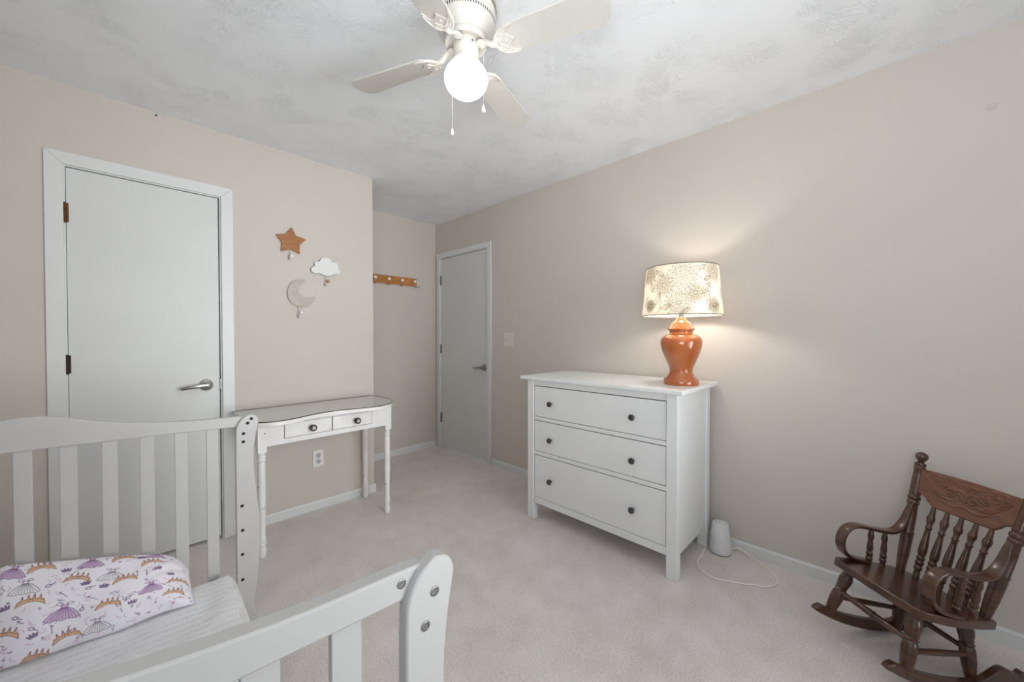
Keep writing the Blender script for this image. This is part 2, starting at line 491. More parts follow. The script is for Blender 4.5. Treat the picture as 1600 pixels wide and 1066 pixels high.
baseboard('baseboard_side', 'white baseboard below the side wall', [(XL, YR + .012, XL, YA - .012, 1, 0)])

# doors --------------------------------------------------------------------
def door(name, label, to3, a0, a1, top, hinge_z, hinge_mats, handle_a, handle_z, lever_dir, hinge_side, cas):
    """to3(u along wall, v up, d into the room)"""
    d = thing(name, label, 'door', kind='structure')
    def pr(n, q, d0, d1, mat, bev=0.0, par=d):
        bm = BM(); prism(bm, [(q[0], q[2]), (q[1], q[2]), (q[1], q[3]), (q[0], q[3])], to3, d0, d1)
        return obj(n, bm, mat, par, smooth=0, bevel=bev)
    g = 0.004
    pr('door_slab', (a0 + (.0015 if hinge_side < 0 else .006), a1 - (.006 if hinge_side < 0 else .0015), 0.016, top - g), -0.042, -0.004, 'door', 0.0015)
    # jambs and stops
    for q in ((a0 - .018, a0, 0, top + .018), (a1, a1 + .018, 0, top + .018), (a0, a1, top, top + .018)):
        pr('jamb', q, -0.11, 0.0, 'trim')
    for q in ((a0, a0 + .012, 0, top), (a1 - .012, a1, 0, top), (a0, a1, top - .012, top)):
        pr('door_stop', q, -0.075, -0.044, 'trim')
    # mitred casing with a small reveal
    c, r = cas, 0.006
    o0, o1, ot = a0 - r - c, a1 + r + c, top + r + c
    i0, i1, it = a0 - r, a1 + r, top + r
    for outl in ([(o0, 0), (i0, 0), (i0, it), (o0, ot)], [(i1, 0), (o1, 0), (o1, ot), (i1, it)], [(i0, it), (i1, it), (o1, ot), (o0, ot)]):
        bm = BM(); prism(bm, outl, to3, 0.0, 0.014); obj('casing', bm, 'trim', d, smooth=0, bevel=0.003)
    for (z0, z1), hm in zip(hinge_z, hinge_mats):
        hx = a0 if hinge_side < 0 else a1
        bm = BM(); prism(bm, [(hx - .009, z0), (hx + .010, z0), (hx + .010, z1), (hx - .009, z1)], to3, -0.004, 0.001)
        p0 = Vector(to3(hx - .001, z0 - .004, 0.004)); p1 = Vector(to3(hx - .001, z1 + .004, 0.004))
        spindle(bm, p0, p1, [(0, .003), (.04, .006), (.34, .006), (.345, .005), (.35, .006), (.64, .006), (.645, .005), (.65, .006), (.96, .006), (1, .003)], 10)
        obj('hinge', bm, hm, d, smooth=30)
    # lever handle: rosette, neck, tapering lever
    n = (Vector(to3(0, 0, 1)) - Vector(to3(0, 0, 0)))
    c0 = Vector(to3(handle_a, handle_z, -0.004))
    bm = lathe(BM(), [(0.0, 0), (.033, 0), (.033, .006), (.030, .011), (.020, .014), (.0125, .018), (.0125, .044), (.015, .05), (.0, .056)], c0, n, 28)
    h = obj('door_handle', bm, 'nickel', d, smooth=35); tag(h, 'brushed nickel lever handle')
    path = [to3(handle_a + lever_dir * s, handle_z + dz, 0.044 + dd) for s, dz, dd in ((-.006, 0, 0), (.02, .001, 0), (.05, -.002, .001), (.085, -.006, -.002), (.115, -.011, -.008))]
    bm = tube(BM(), smooth_path(path, 5), 0, 12, flat=[(0.0135 - 0.0055 * i / 20, 0.0095 - 0.004 * i / 20) for i in range(21)], up=(0, 0, 1))
    obj('lever', bm, 'nickel', h, smooth=50)
    la = a1 if hinge_side < 0 else a0
    bm = BM(); prism(bm, [(la - .004, handle_z - .03), (la + .003, handle_z - .03), (la + .003, handle_z + .03), (la - .004, handle_z + .03)], to3, -0.012, -0.001)
    obj('latch_plate', bm, 'greyhinge', d, smooth=0)
    return d
door('door_1', 'flat white closet door with brown hinges and lever handle', lambda u, v, d: (u, YA - d, v), D1[0], D1[1], D1[2],
     [(1.775, 1.867), (1.037, 1.125), (0.20, 0.29)], ['brass', 'darkhinge', 'darkhinge'], 0.338, 0.932, -1, -1, 0.060)
door('door_2', 'flat white bedroom door with grey hinges on the right wall', lambda u, v, d: (XC - d, u, v), D2[0], D2[1], D2[2],
     [(1.774, 1.870), (1.032, 1.128), (0.285, 0.383)], ['greyhinge'] * 3, 2.745, 0.915, 1, 1, 0.052)

# ================================================================== CEILING FAN
FC = Vector((0.905, 1.122, H))
fan = thing('ceiling_fan', 'white four-blade ceiling fan with a lit round globe', 'ceiling fan', FC)
fz = lambda z: z - H
obj('canopy_ring', lathe(BM(), [(.0, 0), (.113, 0), (.114, -.008), (.112, -.014), (.0, -.014)], n=48), 'canopy', fan)
hs = obj('housing', lathe(BM(), [(.0, -.014), (.109, -.014), (.111, -.02), (.111, -.046), (.108, -.051), (.1082, -.070), (.104, -.088), (.092, -.106), (.082, -.113), (.080, -.118), (.0, -.118)], n=64), 'fan', fan)
bm = BM()
for i in range(72):
    a = 2 * PI * i / 72; c, s = math.cos(a), math.sin(a)
    vs = []
    for (da, z, r) in ((-.016, -.066, .1087), (.016, -.066, .1087), (.016, -.055, .1087), (-.016, -.055, .1087)):
        vs.append(bm.verts.new((r * math.cos(a + da), r * math.sin(a + da), z)))
    bm.faces.new(vs)
obj('vent_slots', bm, 'hole', hs, smooth=0)
obj('rotor_ring', lathe(BM(), [(.0, -.116), (.058, -.116), (.078, -.118), (.080, -.124), (.080, -.134), (.076, -.139), (.068, -.136), (.060, -.131), (.0, -.131)], n=48), 'fan', fan)
obj('switch_housing', lathe(BM(), [(.0, -.128), (.047, -.128), (.047, -.176), (.044, -.183), (.044, -.195), (.051, -.198), (.053, -.203), (.053, -.209), (.0, -.209)], n=40), 'fan', fan)
for a in (0.3, 1.35, 2.4, 3.5, 4.55, 5.6):
    obj('screw', lathe(BM(), [(0, 0), (.0045, 0), (.004, .003), (0, .004)], (0.047 * math.cos(a), 0.047 * math.sin(a), -.147), (math.cos(a), math.sin(a), 0), 10), 'nickel', fan)
R = 0.0805; RV = 0.066; gz = -0.2635
prof = [(0.047, -0.206)]
for k in range(0, 25):
    th = math.radians(52 - k * (142 / 24)); prof.append((R * math.cos(th) if k < 24 else 0.0, gz + RV * math.sin(th)))
gl = obj('globe', lathe(BM(), prof, n=48, cap=False), 'globe', fan, smooth=80); tag(gl, 'glowing round white glass globe')

def blade_parts():
    # blade along +X, width in Y; local origin on the fan axis, z of blade plane
    outl = []
    x0, x1, w0, w1 = 0.165, 0.525, 0.050, 0.064
    outl += [(x0, -w0 + .012), (x0 + .012, -w0)]
    outl += [(x1 - .035, -w1)] + [(x1 - .035 + .035 * math.sin(t), -w1 + .035 - .035 * math.cos(t)) for t in (0.5, 1.0, 1.4)]
    outl += [(x1 + .004, -.012), (x1 + .004, .012)]
    outl += [(x1 - .035 + .035 * math.sin(t), w1 - .035 + .035 * math.cos(t)) for t in (1.4, 1.0, 0.5)] + [(x1 - .035, w1)]
    outl += [(x0 + .012, w0), (x0, w0 - .012)]
    bl = prism(BM(), outl, XY, -0.003, 0.003)
    # ornate iron: crescent plate with cusped inner edge, under the blade
    o = [(.118, -.010), (.132, -.030), (.150, -.045), (.172, -.053), (.196, -.055), (.204, -.051), (.199, -.046), (.186, -.043), (.176, -.036), (.172, -.024), (.179, -.015), (.186, -.006), (.196, 0)]
    outl2 = o + [(x, -y) for x, y in o[-2::-1]]
    ir = prism(BM(), outl2, XY, -0.0075, -0.003)
    # raised rib relief, screws and the neck to the rotor
    tube(ir, smooth_path([(.128, -.022, -.008), (.150, -.041, -.008), (.176, -.049, -.008), (.197, -.050, -.008)], 5), .0032, 8)
    tube(ir, smooth_path([(.128, .022, -.008), (.150, .041, -.008), (.176, .049, -.008), (.197, .050, -.008)], 5), .0032, 8)
    tube(ir, smooth_path([(.14, 0, -.008), (.152, -.012, -.008), (.162, -.026, -.008)], 4), .003, 8)
    tube(ir, smooth_path([(.14, 0, -.008), (.152, .012, -.008), (.162, .026, -.008)], 4), .003, 8)
    for sx, sy in ((.150, -.028), (.150, .028), (.168, 0)):
        lathe(ir, [(0, 0), (.006, 0), (.005, -.003), (0, -.004)], (sx, sy, -.0075), (0, 0, 1), 10)
    tube(ir, smooth_path([(.050, 0, .022), (.068, 0, .021), (.088, 0, .012), (.108, 0, -.002), (.135, 0, -.005)], 5), 0, 12,
         flat=[(.011, .0055)] * 21, up=(0, 1, 0))
    lathe(ir, [(0, 0), (.017, 0), (.017, -.005), (0, -.007)], (.060, 0, .020), (0, 0, 1), 20)
    return bl, ir
bl_bm, ir_bm = blade_parts()
first = None
for k, ang in enumerate((21.0, 111.2, 201.0, 291.0)):
    if first is None:
        bo = obj('blade', bl_bm, 'blade', fan, smooth=30); io = obj('blade_iron', ir_bm, 'fan', bo, smooth=40)
        first = (bo, io)
    else:
        bo = first[0].copy(); COL.objects.link(bo); bo.parent = fan
        io = first[1].copy(); COL.objects.link(io); io.parent = bo
    bo.location = (0, 0, fz(2.276))
    # counter-clockwise edge lower
    bo.rotation_euler = (Matrix.Rotation(math.radians(ang), 3, 'Z') @ Matrix.Rotation(math.radians(-11), 3, 'X')).to_euler()
def chain(pts, name='pull_chain'):
    path = smooth_path(pts, 14)
    bm = tube(BM(), path, 0.0006, 5)
    L = 0; last = path[0]
    for p in path[1:]:
        if (p - last).length > 0.0045:
            lathe(bm, [(0, -.0014), (.0014, 0), (0, .0014)], p, (0, 0, 1), 6); last = p
    c = obj(name, bm, 'whitewire', fan)
    e = path[-1]
    obj('pull', lathe(BM(), [(0, .002), (.0025, 0), (.003, -.004), (.0065, -.016), (.0075, -.022), (.005, -.027), (0, -.028)], e, (0, 0, 1), 14), 'porcelain', c)
chain([(-.034, .034, fz(2.285)), (-.02, .070, fz(2.272)), (.004, .092, fz(2.235)), (.0045, .0926, fz(2.18)), (.0045, .0926, fz(2.033))])
chain([(.028, -.034, fz(2.285)), (.016, -.066, fz(2.270)), (.006, -.091, fz(2.225)), (.0047, -.0925, fz(2.17)), (.0047, -.0925, fz(2.045))])

# ================================================================== DRESSER
DX0, DX1, DY0, DY1 = 1.895, 2.383, 0.716, 1.705
dr = thing('dresser', 'white three-drawer dresser with round dark knobs against the wall', 'dresser', (DX0, (DY0 + DY1) / 2, 0))
def dbox(n, x0, x1, y0, y1, z0, z1, mat='dresser', bev=0.002, par=None, segs=2):
    cx, cy = DX0, (DY0 + DY1) / 2
    return obj(n, boxm(x0 - cx, x1 - cx, y0 - cy, y1 - cy, z0, z1), mat, par or dr, smooth=0, bevel=bev, seg=segs)
dbox('top', 1.862, 2.402, 0.678, 1.743, 0.930, 0.953, bev=0.006, segs=3)
L = 0.056
for x0, x1 in ((DX0, DX0 + .045), (DX1 - .045, DX1)):
    for y0, y1 in ((DY0, DY0 + L), (DY1 - L + .004, DY1)):
        dbox('leg', x0, x1, y0, y1, 0, 0.930, bev=0.003)
for y0 in (DY0 + .010, DY1 - .022):
    dbox('side_panel', DX0 + .045, DX1 - .045, y0, y0 + .012, 0.110, 0.930)
dbox('back_panel', DX1 - .02, DX1 - .012, DY0 + L, DY1 - L, 0.11, 0.93)
dbox('bottom_panel', DX0 + .03, DX1 - .02, DY0 + .022, DY1 - .022, 0.118, 0.13)
dbox('rail', DX0 + .004, DX0 + .03, DY0 + L, DY1 - L, 0.892, 0.930)
for z0, z1 in ((0.664, 0.687), (0.436, 0.459), (0.112, 0.152)):
    dbox('rail', DX0 + .004, DX0 + .03, DY0 + L, DY1 - L, z0, z1)
for z0, z1 in ((0.687, 0.892), (0.459, 0.664), (0.152, 0.436)):
    w = dbox('drawer', DX0 + .006, DX0 + .024, DY0 + L + .0035, DY1 - L - .002, z0 + .0035, z1 - .005, bev=0.0012)
    body = BM(); box(body, .03, .42, -.42, .42, z0 + .02, z1 - .02)
    obj('drawer_box', body, 'gap', w, smooth=0)  # dark colour puts shade into the gaps around the drawer front
    zc = {0.687: 0.784, 0.459: 0.552, 0.152: 0.288}[z0]
    for yk in (0.951, 1.509):
        obj('knob', lathe(BM(), [(0, 0), (.0075, 0), (.0075, .012), (.010, .016), (.0165, .019), (.0175, .023), (.016, .027), (.010, .0295), (0, .030)], (.006, yk - (DY0 + DY1) / 2, zc), (-1, 0, 0), 24), 'knobgrey', w)

# ================================================================== TABLE LAMP
LP = Vector((2.129, 0.788, 0.953))
lamp = thing('table_lamp', 'lit table lamp with orange ceramic urn base and floral shade on the dresser', 'lamp', LP)
k = 0.000755
prof = [(0, 975), (116, 975), (119, 968), (119, 948), (115, 938), (98, 920), (84, 900), (78, 882), (77, 872), (83, 848), (96, 815), (112, 778), (128, 738), (138, 700), (141, 672), (137, 650), (124, 630), (104, 618), (84, 612), (79, 604), (79, 590), (88, 580), (0, 580)]
obj('urn_body', lathe(BM(), [(r * k, (975 - y) * k) for r, y in prof], n=56), 'ceramic', lamp, smooth=60)
prof = [(0, 581), (90, 581), (91, 575), (88, 570), (78, 563), (73, 548), (66, 535), (56, 525), (44, 518), (36, 510), (33, 500), (26, 493), (0, 493)]
obj('urn_lid', lathe(BM(), [(r * k, (975 - y) * k) for r, y in prof], n=48), 'ceramic', lamp, smooth=60)
obj('socket', lathe(BM(), [(0, .360), (.012, .360), (.012, .375), (.017, .378), (.017, .418), (.012, .424), (0, .424)], n=24), 'nickel', lamp)
bp = [(0.0, .424), (.013, .424), (.014, .436)] + [(.03 * math.cos(a), .468 + .03 * math.sin(a)) for a in (-.7, -.35, 0, .4, .8, 1.2)] + [(0, .498)]
obj('bulb', lathe(BM(), bp, n=24, cap=False), 'bulb', lamp, smooth=80)
z0s, z1s, r0s, r1s = 0.374, 0.632, 0.2035, 0.1795
bm = BM()
for sgn in (-1, 1):
    tube(bm, smooth_path([(0, sgn * .016, .385), (0, sgn * .05, .43), (0, sgn * .055, .52), (0, sgn * .03, .60), (0, 0, .625)], 6), .0018, 6)
obj('harp', bm, 'nickel', lamp)

# --- line-drawing canvas on a regular grid -------------------------------------------------
class Canvas:
    def __init__(s, nu, nv, w, h, base):
        s.u = np.linspace(0, w, nu); s.v = np.linspace(0, h, nv); s.w, s.h = w, h
        s.c = np.tile(np.array(base[:3], float), (nu, nv, 1))
    def _win(s, P, pad):
        i0, i1 = np.searchsorted(s.u, [P[:, 0].min() - pad, P[:, 0].max() + pad]); j0, j1 = np.searchsorted(s.v, [P[:, 1].min() - pad, P[:, 1].max() + pad])
        return slice(i0, i1), slice(j0, j1)
    def stroke(s, pts, wd, col, a=1.0):
        P = np.asarray(pts, float); si, sj = s._win(P, wd * 2.5)
        U, V = np.meshgrid(s.u[si], s.v[sj], indexing='ij')
        if U.size == 0: return
        D = np.full(U.shape, 9.0)
        for p, q in zip(P, P[1:]):
            d = q - p; l2 = d @ d + 1e-12
            t = np.clip(((U - p[0]) * d[0] + (V - p[1]) * d[1]) / l2, 0, 1)
            D = np.minimum(D, np.hypot(U - p[0] - t * d[0], V - p[1] - t * d[1]))
        k = np.clip(1.5 - D / wd, 0, 1)[..., None] * a
        s.c[si, sj] = s.c[si, sj] * (1 - k) + np.array(col[:3]) * k
    def fill(s, pts, col, a=1.0):
        P = np.asarray(pts, float); si, sj = s._win(P, 0)
        U, V = np.meshgrid(s.u[si], s.v[sj], indexing='ij')
        if U.size == 0: return
        ins = np.zeros(U.shape, bool)
        for p, q in zip(P, np.roll(P, -1, 0)):
            if abs(p[1] - q[1]) < 1e-12: continue
            cond = ((p[1] > V) != (q[1] > V)) & (U < (q[0] - p[0]) * (V - p[1]) / (q[1] - p[1]) + p[0])
            ins ^= cond
        k = ins[..., None] * a
        s.c[si, sj] = s.c[si, sj] * (1 - k) + np.array(col[:3]) * k
def xf(pts, cx, cy, sc, rot):
    c, sn = math.cos(rot), math.sin(rot)
    return np.array([(cx + sc * (x * c - y * sn), cy + sc * (x * sn + y * c)) for x, y in pts])
def ellipse(rx, ry, n=16, cx=0, cy=0, a0=0, a1=2 * PI): return [(cx + rx * math.cos(a0 + (a1 - a0) * i / n), cy + ry * math.sin(a0 + (a1 - a0) * i / n)) for i in range(n + 1)]
def put_print(me, canvas):
    ca = me.color_attributes.new('print', 'FLOAT_COLOR', 'POINT')
    d = np.concatenate([canvas.c.reshape(-1, 3), np.ones((canvas.c.shape[0] * canvas.c.shape[1], 1))], 1)
    ca.data.foreach_set('color', d.astype(np.float32).ravel())

# --- lampshade: cream cloth with taupe dahlias
NU, NV = 1100, 220
CW = 2 * PI * 0.192; CH = z1s - z0s
cv = Canvas(NU, NV, CW, CH, srgb(236, 226, 206))
ink = srgb(96, 78, 50)
def dahlia(cx, cy, Rr, wd=0.0011):
    for ring, n in ((1.0, 19), (0.72, 15), (0.46, 11), (0.24, 7)):
        for i in range(n):
            a = 2 * PI * i / n + ring * 2
            r0, r1 = Rr * ring * 0.55, Rr * ring * random.uniform(.92, 1.05); w = r1 * 1.05 / n * 2.2
            pts = [(r0, -w * .35), ((r0 + r1) / 2, -w * .62), (r1 * .95, -w * .3), (r1, 0), (r1 * .95, w * .3), ((r0 + r1) / 2, w * .62), (r0, w * .35)]
            P = xf(pts, cx, cy, 1, a)
            cv.fill(P, srgb(240, 232, 214), .9); cv.stroke(P, wd, ink, .9)
            cv.stroke(xf([(r0 * 1.1, 0), (r1 * .8, 0)], cx, cy, 1, a), wd * .7, ink, .5)
    cv.stroke(xf(ellipse(.008, .008), cx, cy, 1, 0), wd, ink)
def leaf(cx, cy, Ln, rot, wd=0.0012):
    P = xf([(0, 0), (.25, .17), (.55, .2), (.85, .09), (1, 0), (.8, -.1), (.5, -.2), (.2, -.15), (0, 0)], cx, cy, Ln, rot)
    cv.stroke(P, wd, ink, .9)
    cv.stroke(xf([(0, 0), (1, 0)], cx, cy, Ln, rot), wd * .8, ink, .8)
    for t in (.25, .45, .65):
        for sg in (-1, 1): cv.stroke(xf([(t, 0), (t + .14, sg * .13)], cx, cy, Ln, rot), wd * .7, ink, .7)
# canvas u runs with the angle; camera-facing azimuth of the shade
az = math.atan2(-LP.y, -LP.x) % (2 * PI)
uc = az / (2 * PI) * CW
def U(d): return (uc + d) % CW        # +d = clockwise seen from the camera's left to right flips below
for d, cy, Rr in ((-.085, .150, .062), (-.01, .058, .072), (.065, .105, .05), (.175, .215, .06), (-.19, .215, .055), (.165, .045, .045), (.012, .185, .088), (-.30, .09, .07), (.30, .11, .066), (.43, .20, .06), (-.44, .17, .066), (.55, .1, .06), (-.56, .09, .05), (-.165, .05, .036)):
    dahlia(U(d), cy, Rr)
for d, cy, Ln, rot in ((-.13, .05, .07, 1.2), (-.15, .12, .06, 2.0), (-.10, .03, .06, .3), (.10, .10, .075, .9), (.15, .13, .06, 2.2), (.12, .06, .07, 1.5), (.11, .17, .05, .4), (.15, .04, .05, .2), (.04, .03, .05, -2.6), (-.19, .10, .06, -2), (.24, .08, .06, 1.5), (-.25, .16, .06, .9), (.36, .16, .06, 2), (-.37, .09, .06, 1), (.5, .18, .06, .4), (-.5, .13, .06, 2.8), (-.09, .2, .06, 2.6), (.085, .22, .05, .6)):
    leaf(U(d), cy, Ln, rot)
for d, y0 in ((-.11, .01), (-.155, .12), (.13, .02), (.2, .1), (-.26, .03), (.26, .03), (.38, .02), (-.4, .02)):
    cv.stroke([(U(d) + .012 * math.sin(t * 3), y0 + t * .1) for t in np.linspace(0, 1, 8)], .0012, ink, .85)
th = np.linspace(0, 2 * PI, NU); tt = np.linspace(0, 1, NV)
TH, TT = np.meshgrid(th, tt, indexing='ij')
RR = r0s + (r1s - r0s) * TT
P = np.stack([RR * np.cos(TH), RR * np.sin(TH), z0s + CH * TT], -1)
me = grid_mesh('shade', P); put_print(me, cv)
sh = obj('shade', me, 'shade', lamp, smooth=80); tag(sh, 'cream drum shade with taupe line-drawn flowers')
for nm, r, z in (('trim_ring', r0s, z0s), ('trim_ring', r1s, z1s)):
    obj(nm, tube(BM(), [(r * math.cos(a), r * math.sin(a), z) for a in np.linspace(0, 2 * PI, 65)], .0022, 8, cap=False), 'shadetrim', sh)
bm = BM()
for i in range(3):
    a = i * 2 * PI / 3 + .4; tube(bm, [(0, 0, .625), (r1s * math.cos(a), r1s * math.sin(a), z1s - .004)], .0014, 6)
obj('spider', bm, 'nickel', sh)
obj('finial', lathe(BM(), [(0, .622), (.005, .622), (.004, .628), (.009, .634), (.008, .642), (0, .647)], n=16), 'nickel', lamp)

# ================================================================== CONSOLE TABLE
ct = thing('console_table', 'worn white vanity table with two drawers, turned legs and glass top', 'table', (0.89, 2.6, 0))
O = Vector((0.89, 2.6, 0))
front = [(0.455, 2.50), (0.462, 2.42), (0.49, 2.362), (0.545, 2.327), (0.608, 2.322), (0.665, 2.335), (0.722, 2.357), (0.79, 2.384), (0.851, 2.396), (0.910, 2.396), (0.971, 2.386), (1.03, 2.368), (1.09, 2.355), (1.15, 2.350), (1.221, 2.366), (1.285, 2.41), (1.325, 2.48), (1.350, 2.57), (1.352, 2.68), (1.340, 2.79)]
outl = [(p.x, p.y) for p in smooth_path([(x, y, 0) for x, y in front], 4)]
outl += [(1.325, 2.820), (0.468, 2.820), (0.455, 2.80)]
def scale_out(pts, d):
    c = Vector((0.9, 2.6)); r = []
    for x, y in pts:
        v = Vector((x, y)) - c; v = v * (1 + d / v.length); r.append((c.x + v.x - O.x, c.y + v.y - O.y))
    return r
obj('top', prism(BM(), scale_out(outl, -.002), XY, 0.735, 0.758), 'tabletop', ct, smooth=30, bevel=0.003)
g = obj('glass_top', prism(BM(), scale_out(outl, 0.0), XY, 0.7585, 0.7635, 0, 1), ['glass', 'glass_edge'], ct, smooth=30); tag(g, 'clear glass sheet with dark edge')
def cbox(n, x0, x1, y0, y1, z0, z1, mat='chipped', bev=0.002, par=ct):
    return obj(n, boxm(x0 - O.x, x1 - O.x, y0 - O.y, y1 - O.y, z0, z1), mat, par, smooth=0, bevel=bev)
cbox('apron', 0.525, 1.255, 2.415, 2.430, 0.610, 0.735)
cbox('apron', 0.525, 1.255, 2.785, 2.800, 0.610, 0.735)
cbox('apron', 0.508, 0.523, 2.43, 2.785, 0.610, 0.735)
cbox('apron', 1.258, 1.273, 2.43, 2.785, 0.610, 0.735)
for x0, x1, xk in ((0.632, 0.888, 0.774), (0.894, 1.142, 1.037)):
    cbox('drawer_gap', x0 - .0025, x1 + .0025, 2.4142, 2.4155, 0.6395, 0.724, 'gap', 0)  # thin dark sheet drawn as the shaded gap around the drawer
    dw = cbox('drawer', x0, x1, 2.4115, 2.4185, 0.642, 0.7225, bev=0.001)
    kc = (xk - O.x, 2.4115 - O.y, 0.680)
    kn = obj('knob', lathe(BM(), [(0, 0), (.013, 0), (.012, .004), (.008, .008), (.008, .02), (.0165, .024), (.0200, .029), (.0190, .035), (0, .035)], kc, (0, -1, 0), 12), 'darkmetal', dw, smooth=20)
    obj('knob_crystal', lathe(BM(), [(0, .034), (.0120, .034), (.0112, .040), (.007, .043), (0, .044)], kc, (0, -1, 0), 8), 'crystal', kn, smooth=10)
for (lx, ly) in ((0.523, 2.432), (1.262, 2.437), (1.268, 2.787), (0.520, 2.787)):
    bm = box(BM(), lx - .021 - O.x, lx + .021 - O.x, ly - .021 - O.y, ly + .021 - O.y, 0.583, 0.735)
    zz = [(0, 0), (.011, 0), (.0155, .004), (.0195, .022), (.0205, .036), (.018, .052), (.0145, .064), (.0145, .068), (.0195, .072), (.0205, .077), (.019, .082), (.0165, .084), (.0165, .087), (.020, .091), (.020, .097), (.0165, .100), (.0165, .103), (.019, .106), (.0185, .113), (.0155, .118), (.0165, .20), (.0185, .32), (.0195, .44), (.019, .515), (.0165, .525), (.016, .530), (.0200, .535), (.0205, .541), (.0185, .546), (.017, .548), (.0205, .553), (.0205, .559), (.0175, .563), (.0175, .566), (.0205, .571), (.0200, .578), (.0195, .584), (0, .584)]
    lathe(bm, zz, (lx - O.x, ly - O.y, 0), (0, 0, 1), 20)
    obj('leg', bm, 'chipped', ct, smooth=35)

# ================================================================== CRIB
crib = thing('crib', 'white wooden crib with slatted ends, its front rail removed', 'crib', (0, 0.475, 0), (0, 0, math.radians(-1.9)))
postR = [(.308, .903), (.329, .896), (.340, .877), (.336, .848), (.328, .80), (.323, .74), (.324, .68), (.331, .58), (.340, .486), (.3415, .41), (.338, .299), (.329, .204), (.319, .148), (.317, .124), (.326, .083), (.338, .035), (.340, 0)]
postL = [(.262, 0), (.262, .75), (.263, .832), (.267, .859), (.283, .886)]
sp = [(p.x, p.y) for p in smooth_path([(x, z, 0) for x, z in postR], 4)]
sl = [(p.x, p.y) for p in smooth_path([(x, z, 0) for x, z in postL[1:] + [postR[0]]], 5)][:-1]
post_out = sp + [postL[0]] + sl
rail_top = [(.310, .885), (.300, .893), (.257, .896), (.158, .899), (.081, .905), (.017, .913), (-.024, .919), (-.087, .931), (-.129, .942), (-.174, .958), (-.212, .967), (-.243, .971), (-.273, .971), (-.302, .966), (-.36, .955), (-.425, .95)]
rt = [(p.x, p.y) for p in smooth_path([(x, z, 0) for x, z in rail_top[1:]], 4)]
rail_out = [rail_top[0]] + rt + [(-.425, .868), (-.30, .869), (0.05, .862), (.310, .853)]
slat_x = [.1915 - .0912 * i for i in range(7)]
holes_far = [(.361, .883), (.348, .867), (.334, .827), (.333, .794), (.327, .537), (.328, .438), (.327, .341), (.327, .239)]
for yy, near in ((0.0, True), (1.38, False)):
    ep = obj('end_panel', prism(BM(), rail_out, XZ, yy + .001, yy + .026), 'crib', crib, smooth=35, bevel=0.003)
    tag(ep, 'near slatted end panel' if near else 'far slatted end panel with raised curve')
    obj('bottom_rail', boxm(-.425, .262, yy + .001, yy + .026, .16, .225), 'crib', ep, smooth=0, bevel=0.003)
    for sx in slat_x:
        obj('slat', boxm(sx - .0185, sx + .0185, yy + .007, yy + .020, .215, .885), 'crib', ep, smooth=0, bevel=0.0015)
    obj('post', prism(BM(), post_out, XZ, yy - .012, yy + .0125), 'crib', crib, smooth=35, bevel=0.0035)
    bp_out = [(-.425, 0), (-.425, .98), (-.440, 1.02), (-.470, 1.04), (-.490, 1.02), (-.485, .95), (-.478, .8), (-.488, .45), (-.478, .2), (-.485, 0)]
    obj('post', prism(BM(), bp_out, XZ, yy - .012, yy + .0125), 'crib', crib, smooth=35, bevel=0.003)
    if near:
        def barrel(x, z, y0, rr=.0068):
            bm = lathe(BM(), [(0, -.006), (rr * .55, -.006), (rr * .55, -.0015), (rr * .8, -.001), (rr, .0008), (rr * .9, .0012), (rr * .72, .0004), (0, -.0005)], (x, y0, z), (0, -1, 0), 20)
            return bm
        o = obj('bolt', lathe(BM(), [(0, 0), (.0068, 0), (.0066, .0008), (.0054, .0011), (.0052, .0004), (.0026, .0004), (.0024, .0009), (0, .0009)], (.262, .001, .879), (0, -1, 0), 20), 'steel', ep)
        for x, z in ((.306, .855), (.291, .813)):
            obj('bolt', lathe(BM(), [(0, 0), (.0072, 0), (.0070, .0010), (.0056, .0013), (.0052, .0003), (0, .0003)], (x, yy - .012, z), (0, -1, 0), 20), 'steel', crib)
    else:
        for x, z in holes_far:
            obj('bolt_hole', lathe(BM(), [(0, 0), (.0062, 0), (.0058, .0008), (0, .0006)], (x - .046, yy - .012, z), (0, -1, 0), 14), 'hole', crib)
# tall back panel beside the side wall
bk = obj('back_panel', boxm(-.478, -.452, .0125, 1.368, .93, 1.03), 'crib', crib, smooth=0, bevel=0.006)
obj('bottom_rail', boxm(-.478, -.452, .0125, 1.368, .16, .225), 'crib', bk, smooth=0, bevel=0.003)
for i in range(14):
    y = .09 + i * .0925
    obj('slat', boxm(-.472, -.458, y - .0185, y + .0185, .22, .935), 'crib', bk, smooth=0, bevel=0.0015)
obj('mattress_support', boxm(-.44, .262, .03, 1.375, .125, .155), 'crib', crib, smooth=0, bevel=0.003)

# mattress with fitted sheet
def soft_slab(x0, x1, y0, y1, z0, z1, rc, re, ztop=None, n=10):
    """rounded-corner slab from stacked rounded rectangles"""
    def rr(inset, z, amp=0.0):
        pts = []; r = max(rc - inset, .006)
        for cx, cy, a0 in ((x1 - rc, y1 - rc, 0), (x0 + rc, y1 - rc, PI / 2), (x0 + rc, y0 + rc, PI), (x1 - rc, y0 + rc, 1.5 * PI)):
            for k in range(n + 1):
                a = a0 + PI / 2 * k / n; pts.append((cx + r * math.cos(a), cy + r * math.sin(a), z))
        return pts
    lay = []
    for k in range(6):
        a = PI / 2 * k / 5; lay.append(rr(re * (1 - math.sin(a)), z0 + re * (1 - math.cos(a))))
    for k in range(6):
        a = PI / 2 * k / 5; lay.append(rr(re * (1 - math.cos(a)), z1 - re * (1 - math.sin(a))))
    return lay
def slab_mesh(lay):
    bm = BM(); rings = [[bm.verts.new(p) for p in l] for l in lay]; n = len(rings[0])
    for a, b2 in zip(rings, rings[1:]):
        for i in range(n): bm.faces.new((a[i], a[(i + 1) % n], b2[(i + 1) % n], b2[i]))
    bm.faces.new(rings[0][::-1]); bm.faces.new(rings[-1])
    return bm
